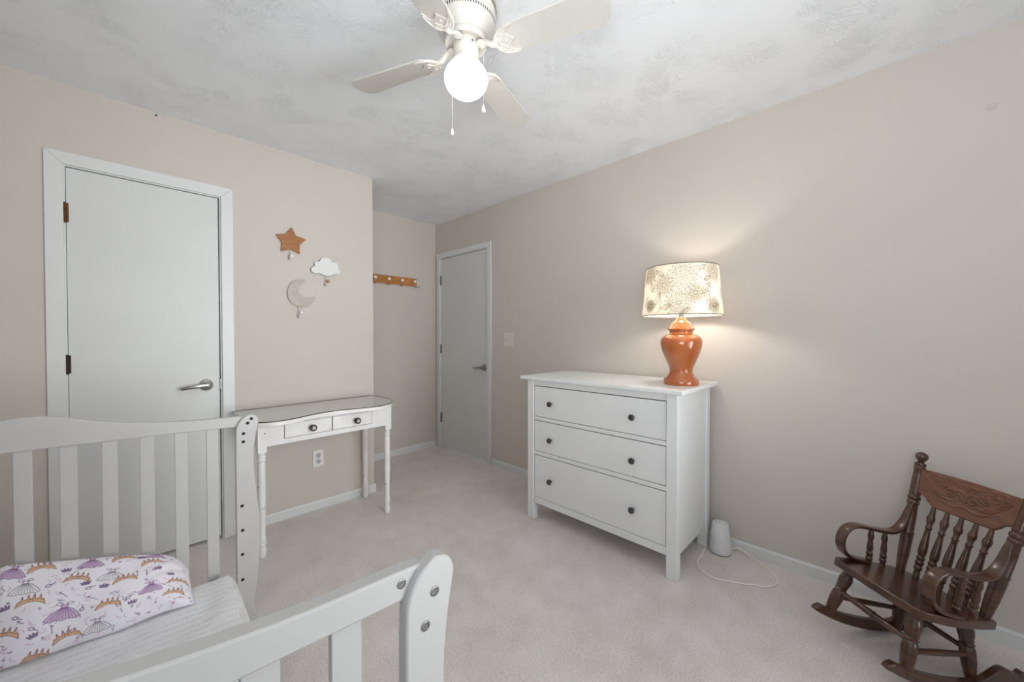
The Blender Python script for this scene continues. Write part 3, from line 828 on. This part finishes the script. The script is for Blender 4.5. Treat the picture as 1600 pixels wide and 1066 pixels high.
mt = thing('mattress', 'crib mattress in a white fitted sheet with faint grey print', 'mattress', (0, 0.475, 0.156), (0, 0, math.radians(-1.9)))
obj('mattress_core', slab_mesh(soft_slab(-.418, .250, .036, 1.362, 0, .135, .07, .03)), 'mattress', mt, smooth=60)
# sheet: top grid with soft wrinkles, rolled down the sides
def sheet():
    nx, ny = 110, 200
    x0, x1, y0, y1, zt = -.4225, .2535, .0315, 1.366, .1395
    u = np.linspace(-.11, 1.11, nx); v = np.linspace(-.06, 1.06, ny)
    Ug, Vg = np.meshgrid(u, v, indexing='ij'); rc = .045
    def prof(s, w):    # arc-length s along the wrap (in m) -> position, drop
        L = w - 2 * rc; q = PI / 2 * rc
        a = s * w
        pos = np.where(a < 0, 0, np.where(a > w, w, a)); drop = np.zeros_like(a)
        lo = a < rc * 1.2; t = np.clip((rc * 1.2 - a) / (rc * 1.57), 0, None)
        th_ = np.clip(t, 0, 1) * PI / 2
        pos = np.where(lo, rc - rc * np.sin(th_), pos); drop = np.where(lo, rc * (1 - np.cos(th_)) + np.clip(t - 1, 0, None) * rc * 1.57, drop)
        hi = a > w - rc * 1.2; t = np.clip((a - (w - rc * 1.2)) / (rc * 1.57), 0, None); th_ = np.clip(t, 0, 1) * PI / 2
        pos = np.where(hi, w - rc + rc * np.sin(th_), pos); drop = np.where(hi, rc * (1 - np.cos(th_)) + np.clip(t - 1, 0, None) * rc * 1.57, drop)
        return pos, drop
    px, dx = prof(Ug, x1 - x0); py, dy = prof(Vg, y1 - y0)
    X = x0 + px; Y = y0 + py
    # pull the corners in
    kx = np.clip(dx / .06, 0, 1); ky = np.clip(dy / .06, 0, 1)
    drop = np.maximum(dx, dy) + .35 * np.minimum(dx, dy)
    cxs = np.where(X > 0, -1, 1); cys = np.where(Y > .7, -1, 1)
    ex = np.minimum(X - x0, x1 - X); ey = np.minimum(Y - y0, y1 - Y)
    R_ = .075; inx = np.clip(R_ - ex, 0, None); iny = np.clip(R_ - ey, 0, None)
    d = np.hypot(inx, iny); f = np.where(d > R_, R_ / np.maximum(d, 1e-6), 1.0)
    X = X + cxs * inx * (1 - f); Y = Y + cys * iny * (1 - f)
    drop = drop + np.clip(d - R_, 0, None) * 1.1
    wr = .0022 * np.sin(X * 60 + 3 * np.sin(Y * 7)) * np.exp(-((X - .19) / .08) ** 2) + .003 * np.sin(Y * 21 + X * 9) * .5 + .0016 * np.sin(X * 33 - Y * 27)
    Z = zt - drop + wr * (drop < .02)
    return np.stack([X, Y, np.maximum(Z, .004)], -1)
fs = obj('fitted_sheet', grid_mesh('fitted_sheet', sheet()), 'sheet', mt, smooth=80)
so = fs.modifiers.new('thick', 'SOLIDIFY'); so.thickness = 0.0015; so.offset = 1

# ---- pillow with storybook print
NU, NV = 400, 250
PW, PH = 0.50, 0.31
cv = Canvas(NU, NV, PW, PH, srgb(236, 233, 240))
brown = srgb(120, 84, 70); peach = srgb(224, 178, 138); lil = srgb(206, 180, 210); pur = srgb(104, 66, 122); pink = srgb(214, 166, 190); gry = srgb(96, 88, 104)
LW = 0.0009
def crown(x, y, s, r):
    band = [(-1, -.05), (-.6, -.04), (-.3, -.02), (0, 0), (.3, -.02), (.6, -.04), (1, -.05), (.86, .42), (.72, .36), (.62, .62), (.5, .36), (.3, .3), (.2, .78), (.08, .3), (-.08, .3), (-.2, .7), (-.3, .3), (-.5, .36), (-.62, .66), (-.72, .36), (-.86, .42), (-1, .05)]
    P = xf([(a, b * 1.05 + .42 * (1 - a * a) - .25) for a, b in band], x, y, s, r); cv.fill(P, peach, .95); cv.stroke(P, LW, brown, .9)
    arc = [(a, .46 * (1 - a * a) - .02) for a in np.linspace(-.9, .9, 9)]
    cv.stroke(xf(arc, x, y, s, r), LW, brown, .7)
    for a in (-.62, -.2, .2, .62):
        zz_ = .62 + .42 * (1 - a * a) - .25; tri = [(a - .1, zz_), (a, zz_ + .34), (a + .1, zz_)]; cv.fill(xf(tri, x, y, s, r), srgb(150, 96, 110), .9)
    cv.stroke(xf([(-.13, .18), (-.13, .34), (0, .42), (.13, .34), (.13, .18)], x, y, s, r), LW, brown, .6)
def dress(x, y, s, r, filled):
    sk = [(-.16, .28), (-.45, .1), (-.85, -.35), (-1.05, -.72), (-.7, -.88), (-.35, -.78), (0, -.9), (.35, -.78), (.7, -.88), (1.02, -.7), (.8, -.3), (.45, .12), (.16, .28)]
    P = xf(sk, x, y, s, r)
    if filled: cv.fill(P, lil, .95)
    else: cv.fill(P, srgb(242, 241, 244), .9)
    c = pur if filled else gry
    cv.stroke(np.vstack([P, P[:1]]), LW, c, .9)
    for a in np.linspace(-.85, .85, 9):
        cv.stroke(xf([(a * .18, .25), (a * .55, -.15), (a * .98, -.76)], x, y, s, r), LW * .9, c, .75)
    bod = [(-.16, .28), (-.2, .62), (0, .52), (.2, .62), (.16, .28)]
    if filled: cv.fill(xf(bod, x, y, s, r), pink, .8)
    cv.stroke(xf(bod + [bod[0]], x, y, s, r), LW, c, .9)
    for sg in (-1, 1):
        cv.stroke(xf(ellipse(.2, .12, 10, sg * .3, .66), x, y, s, r), LW, c, .85)
def tiara(x, y, s, r):
    P = xf([(-1, .5), (-.7, -.5), (.7, -.5), (1, .5), (.5, -.02), (.35, .8), (0, 0), (-.35, .8), (-.5, -.02)], x, y, s, r); cv.fill(P, pur, .8); cv.stroke(np.vstack([P, P[:1]]), LW, pur, .9)
def mirror(x, y, s, r, c):
    cv.fill(xf(ellipse(.55, .42), x, y, s, r), srgb(226, 214, 232), .6); cv.stroke(xf(ellipse(.55, .42), x, y, s, r), LW * 1.4, c, .85); cv.stroke(xf([(.55, 0), (1.5, 0)], x, y, s, r), LW * 1.5, c, .85)
def wand(x, y, s, r):
    cv.stroke(xf([(0, -1), (0, .6)], x, y, s, r), LW, gry, .9)
    st = [((.34 if i % 2 == 0 else .14) * math.sin(i * PI / 5), .8 + (.34 if i % 2 == 0 else .14) * math.cos(i * PI / 5)) for i in range(10)]
    cv.fill(xf(st, x, y, s, r), pur, .85)
def flour(x, y, s, r, c):
    cv.stroke(xf([(-1 + 2 * t, .35 * math.sin(t * 9) * (1 - t * .4)) for t in np.linspace(0, 1, 14)], x, y, s, r), LW * 1.2, c, .8)
def rose(x, y, s, r, c):
    cv.fill(xf(ellipse(.5, .38), x, y, s, r), c, .5)
    cv.stroke(xf([(.45 * (1 - t) * math.cos(t * 11), .4 * (1 - t) * math.sin(t * 11)) for t in np.linspace(0, 1, 18)], x, y, s, r), LW, pur, .6)
    cv.stroke(xf([(.4, -.2), (.9, -.6)], x, y, s, r), LW, gry, .6)
def zp(x, y):
    yt = 172 - .075 * x; yb = 1000 - .29 * x
    return 0.085 + x / 1465 * .405, PH * (yb - y) / (yb - yt)
for i in range(210):
    u, v = random.uniform(.005, PW - .005), random.uniform(.005, PH - .005); k2 = random.random()
    if k2 < .45: flour(u, v, random.uniform(.006, .012), random.uniform(0, 6), random.choice([pink, lil, gry, srgb(200, 196, 206)]))
    elif k2 < .75: rose(u, v, random.uniform(.0065, .010), random.uniform(0, 6), random.choice([pink, lil, srgb(220, 190, 196)]))
    else: flour(u, v, .007, random.uniform(0, 6), pink)
for q in ((230, 700), (575, 580), (930, 520), (620, 410), (1215, 430), (330, 370), (120, 610)): u, v = zp(*q); mirror(u, v, .010, random.uniform(-1, 1) + (1.4 if q[0] in (575, 1215) else 0), random.choice([pur, lil]))
for q, fl in (((640, 175), 1), ((800, 300), 0), ((1190, 110), 1), ((170, 360), 0), ((445, 580), 1), ((1125, 445), 1), ((75, 225), 1), ((690, 705), 0), ((-180, 420), 1), ((-200, 820), 0)):
    u, v = zp(*q); dress(u, v, .029 if q[0] != 445 else .035, random.uniform(-.12, .12) - .1, fl)
for q in ((270, 220), (215, 500), (535, 335), (900, 160), (910, 370), (1145, 220), (775, 570), (55, 750), (470, 790), (1375, 385), (1325, 505), (-130, 620), (-160, 230), (260, 930)):
    u, v = zp(*q); crown(u, v, .028, random.uniform(-.3, .2))
for q in ((450, 240), (600, 370), (1050, 150), (740, 405), (1190, 280), (45, 530), (240, 755), (965, 560), (1305, 325), (130, 130), (-60, 330)): u, v = zp(*q); tiara(u, v, .011, random.uniform(-.4, .5))
for q in ((540, 245), (440, 450), (650, 495), (1090, 320), (365, 720), (1010, 320)): u, v = zp(*q); wand(u, v, .014, random.uniform(-.9, .9))

def pillow_surface(front):
    u = np.linspace(0, 1, NU) if front else np.linspace(0, 1, 120)
    v = np.linspace(0, 1, NV) if front else np.linspace(0, 1, 80)
    Ug, Vg = np.meshgrid(u, v, indexing='ij')
    # bottom edge rests on the sheet, top edge leans on the slats
    xs = np.array([-.335, -.30, -.246, -.137, -.069, 0.02, .083, .115, .140, .158])
    zt = np.array([.500, .530, .545, .515, .497, .470, .447, .425, .395, .365])
    X = -.335 + Ug * (.158 + .335)
    ZT = np.interp(X, xs, zt); YT = 1.838 - .02 * Ug
    ZB = .306 + .003 * np.sin(Ug * 9); YB_ = 1.722 - .045 * Ug + .004 * np.sin(Ug * 17)
    Y = YB_ + (YT - YB_) * Vg; Z = ZB + (ZT - ZB) * Vg
    # puff
    e = lambda t, n: np.clip(1 - np.abs(2 * t - 1) ** n, 0, 1) ** .62
    lobe = e(Vg, 2.3) * np.clip(1 - np.clip((Ug - .80) / .20, 0, 1) ** 1.6 * .86, 0, 1) * e(np.clip(Ug, 0, .99) * .62, 3.2)
    lobe = lobe * np.clip((1 - Ug) / .02, 0, 1) ** .5
    th_ = .060 if front else .016
    wr = .0035 * np.sin(34 * Ug + 7 * np.sin(5 * Vg)) * np.exp(-((Ug - .88) / .10) ** 2) + .002 * np.sin(21 * Vg + 12 * Ug) * Vg + .0022 * np.sin(17 * Ug - 9 * Vg)
    D = th_ * lobe + (wr * np.clip(lobe * 3, 0, 1) if front else 0)
    # normal of the sloping plane points to the room and up
    sl = np.arctan2(ZT - ZB, YT - YB_); nY = -np.sin(sl); nZ = np.cos(sl)
    sg = 1 if front else -1
    # slump: lower belly bulges forward
    return np.stack([X, Y + sg * nY * D, np.maximum(Z + sg * nZ * D, .3015)], -1)
pf = grid_mesh('pillow', pillow_surface(True)); put_print(pf, cv)
pl_loc = Vector((-.09, 1.76, .298))
pil = obj('pillow', pf, 'pillow', None, smooth=80)
for vtx in pf.vertices: pass
co = np.empty(len(pf.vertices) * 3); pf.vertices.foreach_get('co', co); co = co.reshape(-1, 3) - np.array(pl_loc); pf.vertices.foreach_set('co', co.ravel()); pf.update()
pil.location = pl_loc
tag(pil, 'white pillow printed with purple dresses and orange crowns leaning on the crib slats', 'pillow')
cvb = Canvas(120, 80, PW, PH, srgb(236, 233, 240))
pb = grid_mesh('pillow_back', pillow_surface(False) - np.array(pl_loc)); put_print(pb, cvb)
obj('pillow_back', pb, 'pillow', pil, smooth=80)

# ================================================================== ROCKING CHAIR (local: +x front, +y its left, scaled .985)
K = 0.985
rc_ = thing('rocking_chair', "child's brown wooden rocking chair with a carved crest beside the right wall", 'chair', (2.0451 * K, -0.0439 * K, 1.21719 * (1 - K)))
rc_.rotation_euler = (Matrix.Rotation(2.418, 3, 'Z') @ Matrix.Rotation(-0.1968, 3, 'Y')).to_euler()
V3 = lambda x, y, z: (x * K, y * K, z * K)
def robj(n, bm, mat='rocker', par=rc_, smooth=45, bevel=0.0):
    bmesh.ops.scale(bm, vec=(K, K, K), verts=bm.verts[:]); return obj(n, bm, mat, par, smooth=smooth, bevel=bevel)
# seat: flat plank with rounded front corners, rolled edge
seat = []
def arc(cx, cy, r, a0, a1, n=7): return [(cx + r * math.cos(a0 + (a1 - a0) * i / n), cy + r * math.sin(a0 + (a1 - a0) * i / n)) for i in range(n + 1)]
half = [(.163, 0), (.162, .07), (.158, .120)] + arc(.128, .135, .030, .25, 1.45, 6) + [(.06, .178), (0, .176), (-.08, .166), (-.145, .155), (-.156, .145), (-.160, .06)]
seat_out = half + [(x, -y) for x, y in half[::-1] if y > 0]
bm = BM()
prism(bm, seat_out, XY, .236, .2655)
robj('seat', bm, smooth=30, bevel=.004)
# rockers
for sg in (-1, 1):
    xs = np.linspace(.222, -.312, 40)
    bot = [(x, -.001 + (x + .035) ** 2 / 1.36) for x in xs]
    def topz(x):
        base = .040 + (x + .02) ** 2 / 1.5
        if x < -.13: base += .040 * math.exp(-((x + .215) / .05) ** 2)
        return base
    top = [(x, min(topz(x), topz(x))) for x in xs[1:-1]]
    tipf = [(.218, .056), (.205, .066)]
    top = [(x, z) for x, z in top if x < .190]
    out = bot + [(-.318, .075), (-.312, .098), (-.295, .104)] + [(x, z) for x, z in top[::-1] if x > -.285] + [(.192, .071), (.212, .063)]
    # the runs in a slightly toed plane under the legs
    yc = .140 * sg
    bm = BM(); prism(bm, out, XZ, yc - .0125, yc + .0125)
    robj('rocker', bm, smooth=30, bevel=.004)
# legs: turned
LEG = [(0, .013), (.10, .0165), (.28, .0205), (.42, .0215), (.50, .020), (.53, .0165), (.56, .0205), (.585, .0165), (.61, .0195), (.64, .0185), (.70, .0215), (.78, .0225), (.85, .0195), (.89, .0165), (.93, .0205), (1, .020)]
for (xb, yb, xt, yt) in ((.1447, .1501, .112, .118), (-.1416, .1253, -.105, .098)):
    for sg in (-1, 1):
        # leg bottoms sink into the rocker
        robj('leg', spindle(BM(), (xb, sg * (yb - .006), .036), (xt, sg * yt, .240), LEG, 18))
STR = [(0, .0085), (.08, .0085), (.30, .0115), (.44, .0125), (.455, .0105), (.47, .014), (.5, .0125), (.53, .014), (.545, .0105), (.56, .0125), (.70, .0115), (.92, .0085), (1, .0085)]
robj('stretcher', spindle(BM(), (.132, -.136, .142), (.132, .136, .142), STR, 14))
robj('stretcher', spindle(BM(), (-.126, -.112, .128), (-.126, .112, .128), [(0, .0085), (.5, .0105), (1, .0085)], 12))
for sg in (-1, 1):
    robj('stretcher', spindle(BM(), (.135, sg * .137, .112), (-.128, sg * .113, .116), [(0, .0085), (.5, .0105), (1, .0085)], 12))
# back posts with rings, ball finials
POST = [(0, .0135), (.03, .0145), (.15, .0185), (.27, .0195), (.31, .0190), (.315, .0205), (.325, .0205), (.33, .0185), (.46, .0180), (.555, .0165), (.565, .0195), (.58, .0195), (.588, .0165), (.60, .0205), (.62, .0205), (.63, .0165), (.642, .0185), (.655, .0185), (.665, .0175), (.78, .0175), (.845, .0165), (.855, .0190), (.868, .0190), (.876, .0165), (.888, .0185), (.902, .0185), (.91, .012), (.917, .0095), (.925, .0125), (.945, .0190), (.962, .0205), (.98, .0180), (.993, .0100), (1, 0)]
pb0 = lambda s: Vector((-.1267, s * .1343, .262)); pb1 = lambda s: Vector((-.1755, s * .1727, .765))
for sg in (-1, 1):
    robj('back_post', spindle(BM(), pb0(sg), pb1(sg), POST, 20))
# crest rail: sheet with pressed scroll relief, bowed slightly back
def crest():
    ny, nz = 220, 90
    s = np.linspace(-1, 1, ny); t = np.linspace(0, 1, nz)
    Sg, Tg = np.meshgrid(s, t, indexing='ij')
    Yh = .156
    Y = Sg * Yh
    zt = .700 - .004 * Sg ** 2
    a = np.abs(Sg)
    zb = np.where(a < .60, .556, np.where(a < .72, .556 + (a - .60) / .12 * .016, .572 + .026 * np.sqrt(np.clip((a - .72) / .28, 0, 1))))
    Z = zb + (zt - zb) * Tg
    # relief canvas in metres
    hmap = np.zeros_like(Y)
    def st(pts, w, h):
        P = np.asarray(pts); D = np.full(Y.shape, 9.0)
        for p, q in zip(P, P[1:]):
            d = q - p; l2 = d @ d + 1e-12; tt_ = np.clip(((Y - p[0]) * d[0] + (Z - p[1]) * d[1]) / l2, 0, 1)
            D = np.minimum(D, np.hypot(Y - p[0] - tt_ * d[0], Z - p[1] - tt_ * d[1]))
        np.maximum(hmap, h * np.clip(1 - (D / w) ** 2, 0, 1), out=hmap)
    for sg in (-1, 1):
        for (cx, cz, r0, turns, a0) in ((.022, .632, .022, 1.6, .3), (.058, .648, .018, 1.5, 2.4), (.088, .660, .013, 1.4, 1.0), (.108, .672, .010, 1.2, 4.0)):
            st([(sg * (cx + r0 * (1 - .85 * q) * math.cos(a0 + q * turns * 2 * PI)), cz + r0 * (1 - .85 * q) * math.sin(a0 + q * turns * 2 * PI)) for q in np.linspace(0, 1, 26)], .0028, .0026)
        for (p0, p1, bow) in (((.0, .60), (.075, .60), -.014), ((.035, .610), (.105, .632), -.012), ((.06, .62), (.125, .655), -.010), ((.02, .668), (.085, .684), .010), ((.07, .672), (.128, .682), .006), ((.10, .645), (.132, .668), -.006), ((.0, .66), (.03, .676), .01), ((.0, .615), (.05, .622), .012)):
            d = np.array(p1) - np.array(p0); n = np.array((-d[1], d[0])) / (np.hypot(*d) + 1e-9)
            for off in (0, .006):
                st([(sg * (p0[0] + d[0] * q + n[0] * (bow + off) * math.sin(PI * q)), p0[1] + d[1] * q + n[1] * (bow + off) * math.sin(PI * q)) for q in np.linspace(0, 1, 12)], .0024, .0022)
    st([(-.14, .692), (.14, .692)], .002, .0015)
    bow = .012 * (1 - Sg ** 2)
    X = -.1267 - .097 * (Z - .2635) - bow
    edge = np.clip(np.minimum(np.minimum(Tg, 1 - Tg) * 30, (1 - a) * 60), 0, 1)
    F = np.stack([X + .0085 * np.sqrt(edge) + hmap * edge, Y, Z], -1); B = np.stack([X - .0085 * np.sqrt(edge), Y, Z], -1)
    return F * K, B * K
Fc, Bc = crest()
cr = obj('crest_rail', grid_mesh('crest_rail', Fc), 'rocker_c', rc_, smooth=60); tag(cr, 'crest rail pressed with scrolling leaves')
obj('crest_back', grid_mesh('crest_back', Bc), 'rocker_c', cr, smooth=60)
SPN = [(0, .0085), (.10, .0105), (.13, .0085), (.15, .0125), (.185, .0125), (.20, .0095), (.215, .0130), (.25, .0130), (.265, .0095), (.28, .0125), (.31, .0125), (.325, .0095), (.36, .0130), (.42, .0135), (.50, .0120), (.62, .0090), (.68, .0080), (.695, .0105), (.71, .0105), (.725, .0080), (.77, .0090), (.81, .0125), (.845, .0125), (.875, .0095), (.93, .0080), (1, .0060)]
for i in range(5):
    y = (i - 2) * .0445
    bwx = .012 * (1 - (y / .156) ** 2)
    robj('back_spindle', spindle(BM(), (-.124, y * .86, .258), (-.1267 - .097 * .2965 - bwx, y, .562), SPN, 14))
# bentwood arms: flat strip from post, forward, scrolled down onto the seat
for sg in (-1, 1):
    pts = [(-.146, .556), (-.135, .515), (-.124, .470), (-.102, .430), (-.070, .412), (-.020, .408), (.04, .411), (.085, .4105), (.118, .396), (.136, .366), (.138, .330), (.122, .298), (.090, .279), (.045, .2715), (.008, .2700)]
    p3 = [(x, sg * (.157 if x > -.06 else .152), z) for x, z in pts]
    path = smooth_path(p3, 5); n = len(path)
    fl = []
    for i in range(n):
        t = i / (n - 1)
        fl.append((.0075 + .0125 * math.sin(min(t * 2.0, .62) * PI * .8) , .0068 if t > .06 else .0035 + .055 * t))
    robj('arm', tube(BM(), path, 0, 16, flat=fl, up=(0, 1, 0)), smooth=50)
    for x in (.012, -.052):
        robj('arm_spindle', spindle(BM(), (x - .006, sg * .146, .260), (x, sg * .155, .406), [(0, .0085), (.06, .0095), (.12, .0085), (.16, .0115), (.22, .0115), (.25, .0085), (.28, .0115), (.34, .0115), (.38, .0085), (.46, .0112), (.60, .0095), (.70, .0078), (.76, .0105), (.84, .0105), (.92, .0078), (1, .0075)], 14))

# ================================================================== SMALL THINGS
# sound machine
sm = thing('sound_machine', 'white tapered cylinder sound machine on the carpet beside the dresser', 'sound machine', (2.338, 0.645, 0))
obj('shell', lathe(BM(), [(0, .003), (.050, .003), (.0545, .008), (.0560, .020), (.0545, .050), (.0490, .100), (.0425, .150), (.0405, .162), (.0375, .167), (.0300, .167), (.0285, .1645), (0, .1645)], n=48), 'sound', sm, smooth=50)
obj('base_foot', lathe(BM(), [(0, 0), (.049, 0), (.050, .004), (0, .004)], n=40), 'gap', sm)
obj('top_button', lathe(BM(), [(0, .164), (.0265, .164), (.0265, .1665), (.025, .1675), (0, .1675)], n=40), 'sound', sm)
obj('button_ring', lathe(BM(), [(.0268, .1640), (.0268, .1655), (.0290, .1655), (.0290, .1640)], n=40, cap=False), 'soundring', sm)
cp = [(2.325, 0.72, 0.004), (2.255, 0.712, .004), (2.204, 0.707, 0.004), (2.141, 0.704, 0.004), (2.075, 0.656, 0.004), (2.057, 0.583, 0.004), (2.082, 0.529, 0.004), (2.112, 0.47, 0.004), (2.135, 0.442, 0.004), (2.144, 0.408, 0.004), (2.177, 0.379, 0.004), (2.217, 0.362, 0.004), (2.252, 0.364, 0.004), (2.312, 0.39, 0.004), (2.33, 0.414, 0.004), (2.363, 0.455, 0.004), (2.386, 0.495, 0.004), (2.402, 0.536, 0.014), (2.402, 0.564, 0.024), (2.40, 0.593, 0.016), (2.391, 0.614, 0.006)]
oc = Vector((2.2, .5, 0))
cd = obj('power_cord', tube(BM(), smooth_path([Vector(p) - oc for p in cp], 5), .0033, 8), 'cord', None, loc=oc)
tag(cd, 'thin white power cord looped on the carpet beside the sound machine', 'cord')

# wall outlet under the console table
ow = thing('wall_outlet', 'white double wall outlet under the vanity table', 'outlet', (0.952, YA, 0.358))
obj('cover_plate', boxm(-.036, .036, -.006, 0, -.059, .059), 'plate', ow, smooth=0, bevel=.003)
for z in (.0205, -.0205):
    r_ = obj('receptacle', lathe(BM(), [(0, 0), (.0172, 0), (.0168, .0022), (0, .0022)], (0, -.006, z), (0, -1, 0), 24), 'plate_d', ow)
    bm = BM()
    for x, w, h in ((-.0065, .0016, .0045), (.0065, .0016, .0036)): box(bm, x - w, x + w, -.0088, -.008, z + .002 - h, z + .002 + h)
    lathe(bm, [(0, 0), (.003, 0), (.003, .0006), (0, .0006)], (0, -.0082, z - .0095), (0, -1, 0), 12)
    obj('slots', bm, 'hole', r_, smooth=0)
obj('screw', lathe(BM(), [(0, 0), (.003, 0), (.002, .0012), (0, .0014)], (0, -.006, 0), (0, -1, 0), 10), 'plate', ow)
# double light switch
sw = thing('light_switch', 'almond double toggle light switch plate beside the bedroom door', 'switch', (XC, 2.407, 1.185))
obj('cover_plate', boxm(-.006, 0, -.062, .062, -.062, .062), 'almond', sw, smooth=0, bevel=.003)
for y in (-.024, .024):
    obj('toggle_slot', boxm(-.0068, -.0058, y - .0055, y + .0055, -.013, .013), 'plate_d', sw, smooth=0)
    bm = BM(); prism(bm, [(-.006, -.008), (-.018, .006), (-.018, .011), (-.006, .006)], lambda u, v, d: (u, d, v), y - .0042, y + .0042)
    obj('toggle', bm, 'almond', sw, smooth=0, bevel=.001)
    for z in (.035, -.035):
        obj('screw', lathe(BM(), [(0, 0), (.0032, 0), (.0022, .0012), (0, .0014)], (-.006, y, z), (-1, 0, 0), 10), 'plate_d', sw)

# wall decorations with pegs
def deco(name, label, outl, mats, rod_top, rod_bot, knob, knob_mat, rnd=0):
    cx = sum(p[0] for p in outl) / len(outl); cz = sum(p[1] for p in outl) / len(outl)
    t = thing(name, label, 'wall decor', (cx, YA, cz))
    o2 = [(x - cx, z - cz) for x, z in outl]
    if rnd: o2 = [(p.x, p.y) for p in smooth_path([(x, z, 0) for x, z in o2], rnd, closed=True)]
    obj('board', prism(BM(), o2, XZ, -.016, -.002, 0, len(mats) - 1), mats, t, smooth=30, bevel=.0012)
    bm = tube(BM(), [(rod_top[0] - cx, -.009, rod_top[1] + .03 - cz), (rod_top[0] - cx, -.009, rod_bot[1] + .03 - cz)], .0022, 8)
    obj('rod', bm, 'whitewire', t)
    rx, rz = rod_bot[0] - cx, rod_bot[1] - cz
    bm = tube(BM(), smooth_path([(rx, -.006, rz + .045), (rx, -.007, rz + .014), (rx, -.016, rz + .003), (rx, -.028, rz + .006), (rx, -.034, rz + .020)], 6), 0, 10, flat=(.0055, .0022), up=(1, 0, 0))
    hk = obj('hook', bm, 'whitewire', t)
    lathe_b = lathe(BM(), [(0, 0), (.004, 0), (.004, .012), (.009, .016), (.012, .022), (.0105, .029), (.006, .033), (0, .034)], (rx + (knob[0] - rod_bot[0]) * .45, -.006, knob[1] - cz), (0, -1, 0), 18)
    obj('peg', lathe_b, knob_mat, hk)
star = [(0.793, 1.946), (0.818, 1.895), (0.881, 1.879), (0.84, 1.837), (0.841, 1.776), (0.785, 1.799), (0.729, 1.776), (0.734, 1.837), (0.7, 1.882), (0.758, 1.896)]
cloud = [(0.91, 1.679), (0.922, 1.701), (0.934, 1.705), (0.932, 1.728), (0.95, 1.741), (0.965, 1.741), (0.977, 1.763), (1.006, 1.775), (1.034, 1.772), (1.053, 1.747), (1.071, 1.751), (1.092, 1.737), (1.096, 1.702), (1.111, 1.688), (1.1, 1.668), (1.062, 1.661), (1.029, 1.649), (0.997, 1.649), (0.965, 1.659), (0.937, 1.655), (0.918, 1.663)]
moon = [(0.873, 1.601), (0.842, 1.604), (0.805, 1.590), (0.776, 1.558), (0.765, 1.51), (0.771, 1.468), (0.796, 1.434), (0.833, 1.418), (0.870, 1.419), (0.905, 1.436), (0.926, 1.465), (0.934, 1.490), (0.913, 1.487), (0.886, 1.480), (0.856, 1.487), (0.836, 1.507), (0.829, 1.530), (0.838, 1.558), (0.856, 1.580)]
deco('star_wall_hook', 'brown wooden star wall hook above the moon', star, ['starwood'], (.783, 1.80), (.779, 1.725), (.800, 1.753), 'porcelain')
deco('cloud_wall_hook', 'white cloud wall hook with a tan peg', cloud, ['cloudwood', 'cloudedge'], (1.006, 1.655), (1.006, 1.572), (1.030, 1.607), 'tanball', 3)
deco('moon_wall_hook', 'whitewashed wooden crescent moon wall hook', moon, ['moonwood'], (.831, 1.42), (.831, 1.342), (.856, 1.377), 'porcelain', 3)
nl = obj('nail', lathe(BM(), [(0, 0), (.0018, 0), (.0018, .008), (.004, .008), (.004, .010), (0, .0105)], axis=(0, -1, 0), n=10), 'hole', None, loc=(0.137, YA, 2.420))
tag(nl, 'small dark nail high on the wall above the closet door', 'nail')

# coat rack in the alcove
RX0, RX1 = 1.48, 2.176
rk = thing('coat_rack', 'golden oak coat rack with white knobs on the alcove wall', 'coat rack', ((RX0 + RX1) / 2, YB, 1.783))
cx = (RX0 + RX1) / 2
obj('board', boxm(RX0 - cx, RX1 - cx, -.019, -.0005, -.041, .041), 'rackwood', rk, smooth=0, bevel=.005)
for x in (1.556, 1.699, 1.842, 1.987, 2.130):
    h = obj('hook', tube(BM(), smooth_path([(x - cx, -.019, .020), (x - cx, -.021, -.030), (x - cx + (.02 if x > 2.1 else 0), -.032, -.052), (x - cx + (.045 if x > 2.1 else 0), -.052, -.052), (x - cx + (.058 if x > 2.1 else 0), -.062, -.034)], 6), .0032, 8), 'nickel', rk)
    obj('knob', lathe(BM(), [(0, 0), (.006, 0), (.006, .022), (.012, .026), (.0165, .034), (.0155, .043), (.009, .049), (0, .050)], (x - cx, -.019, .004), (0, -1, 0), 20), 'porcelain', h)
    if x < 2.1:
        obj('screw', lathe(BM(), [(0, 0), (.005, 0), (.004, .002), (0, .0025)], (x + .072 - cx, -.019, .004), (0, -1, 0), 10), 'whitewire', rk)
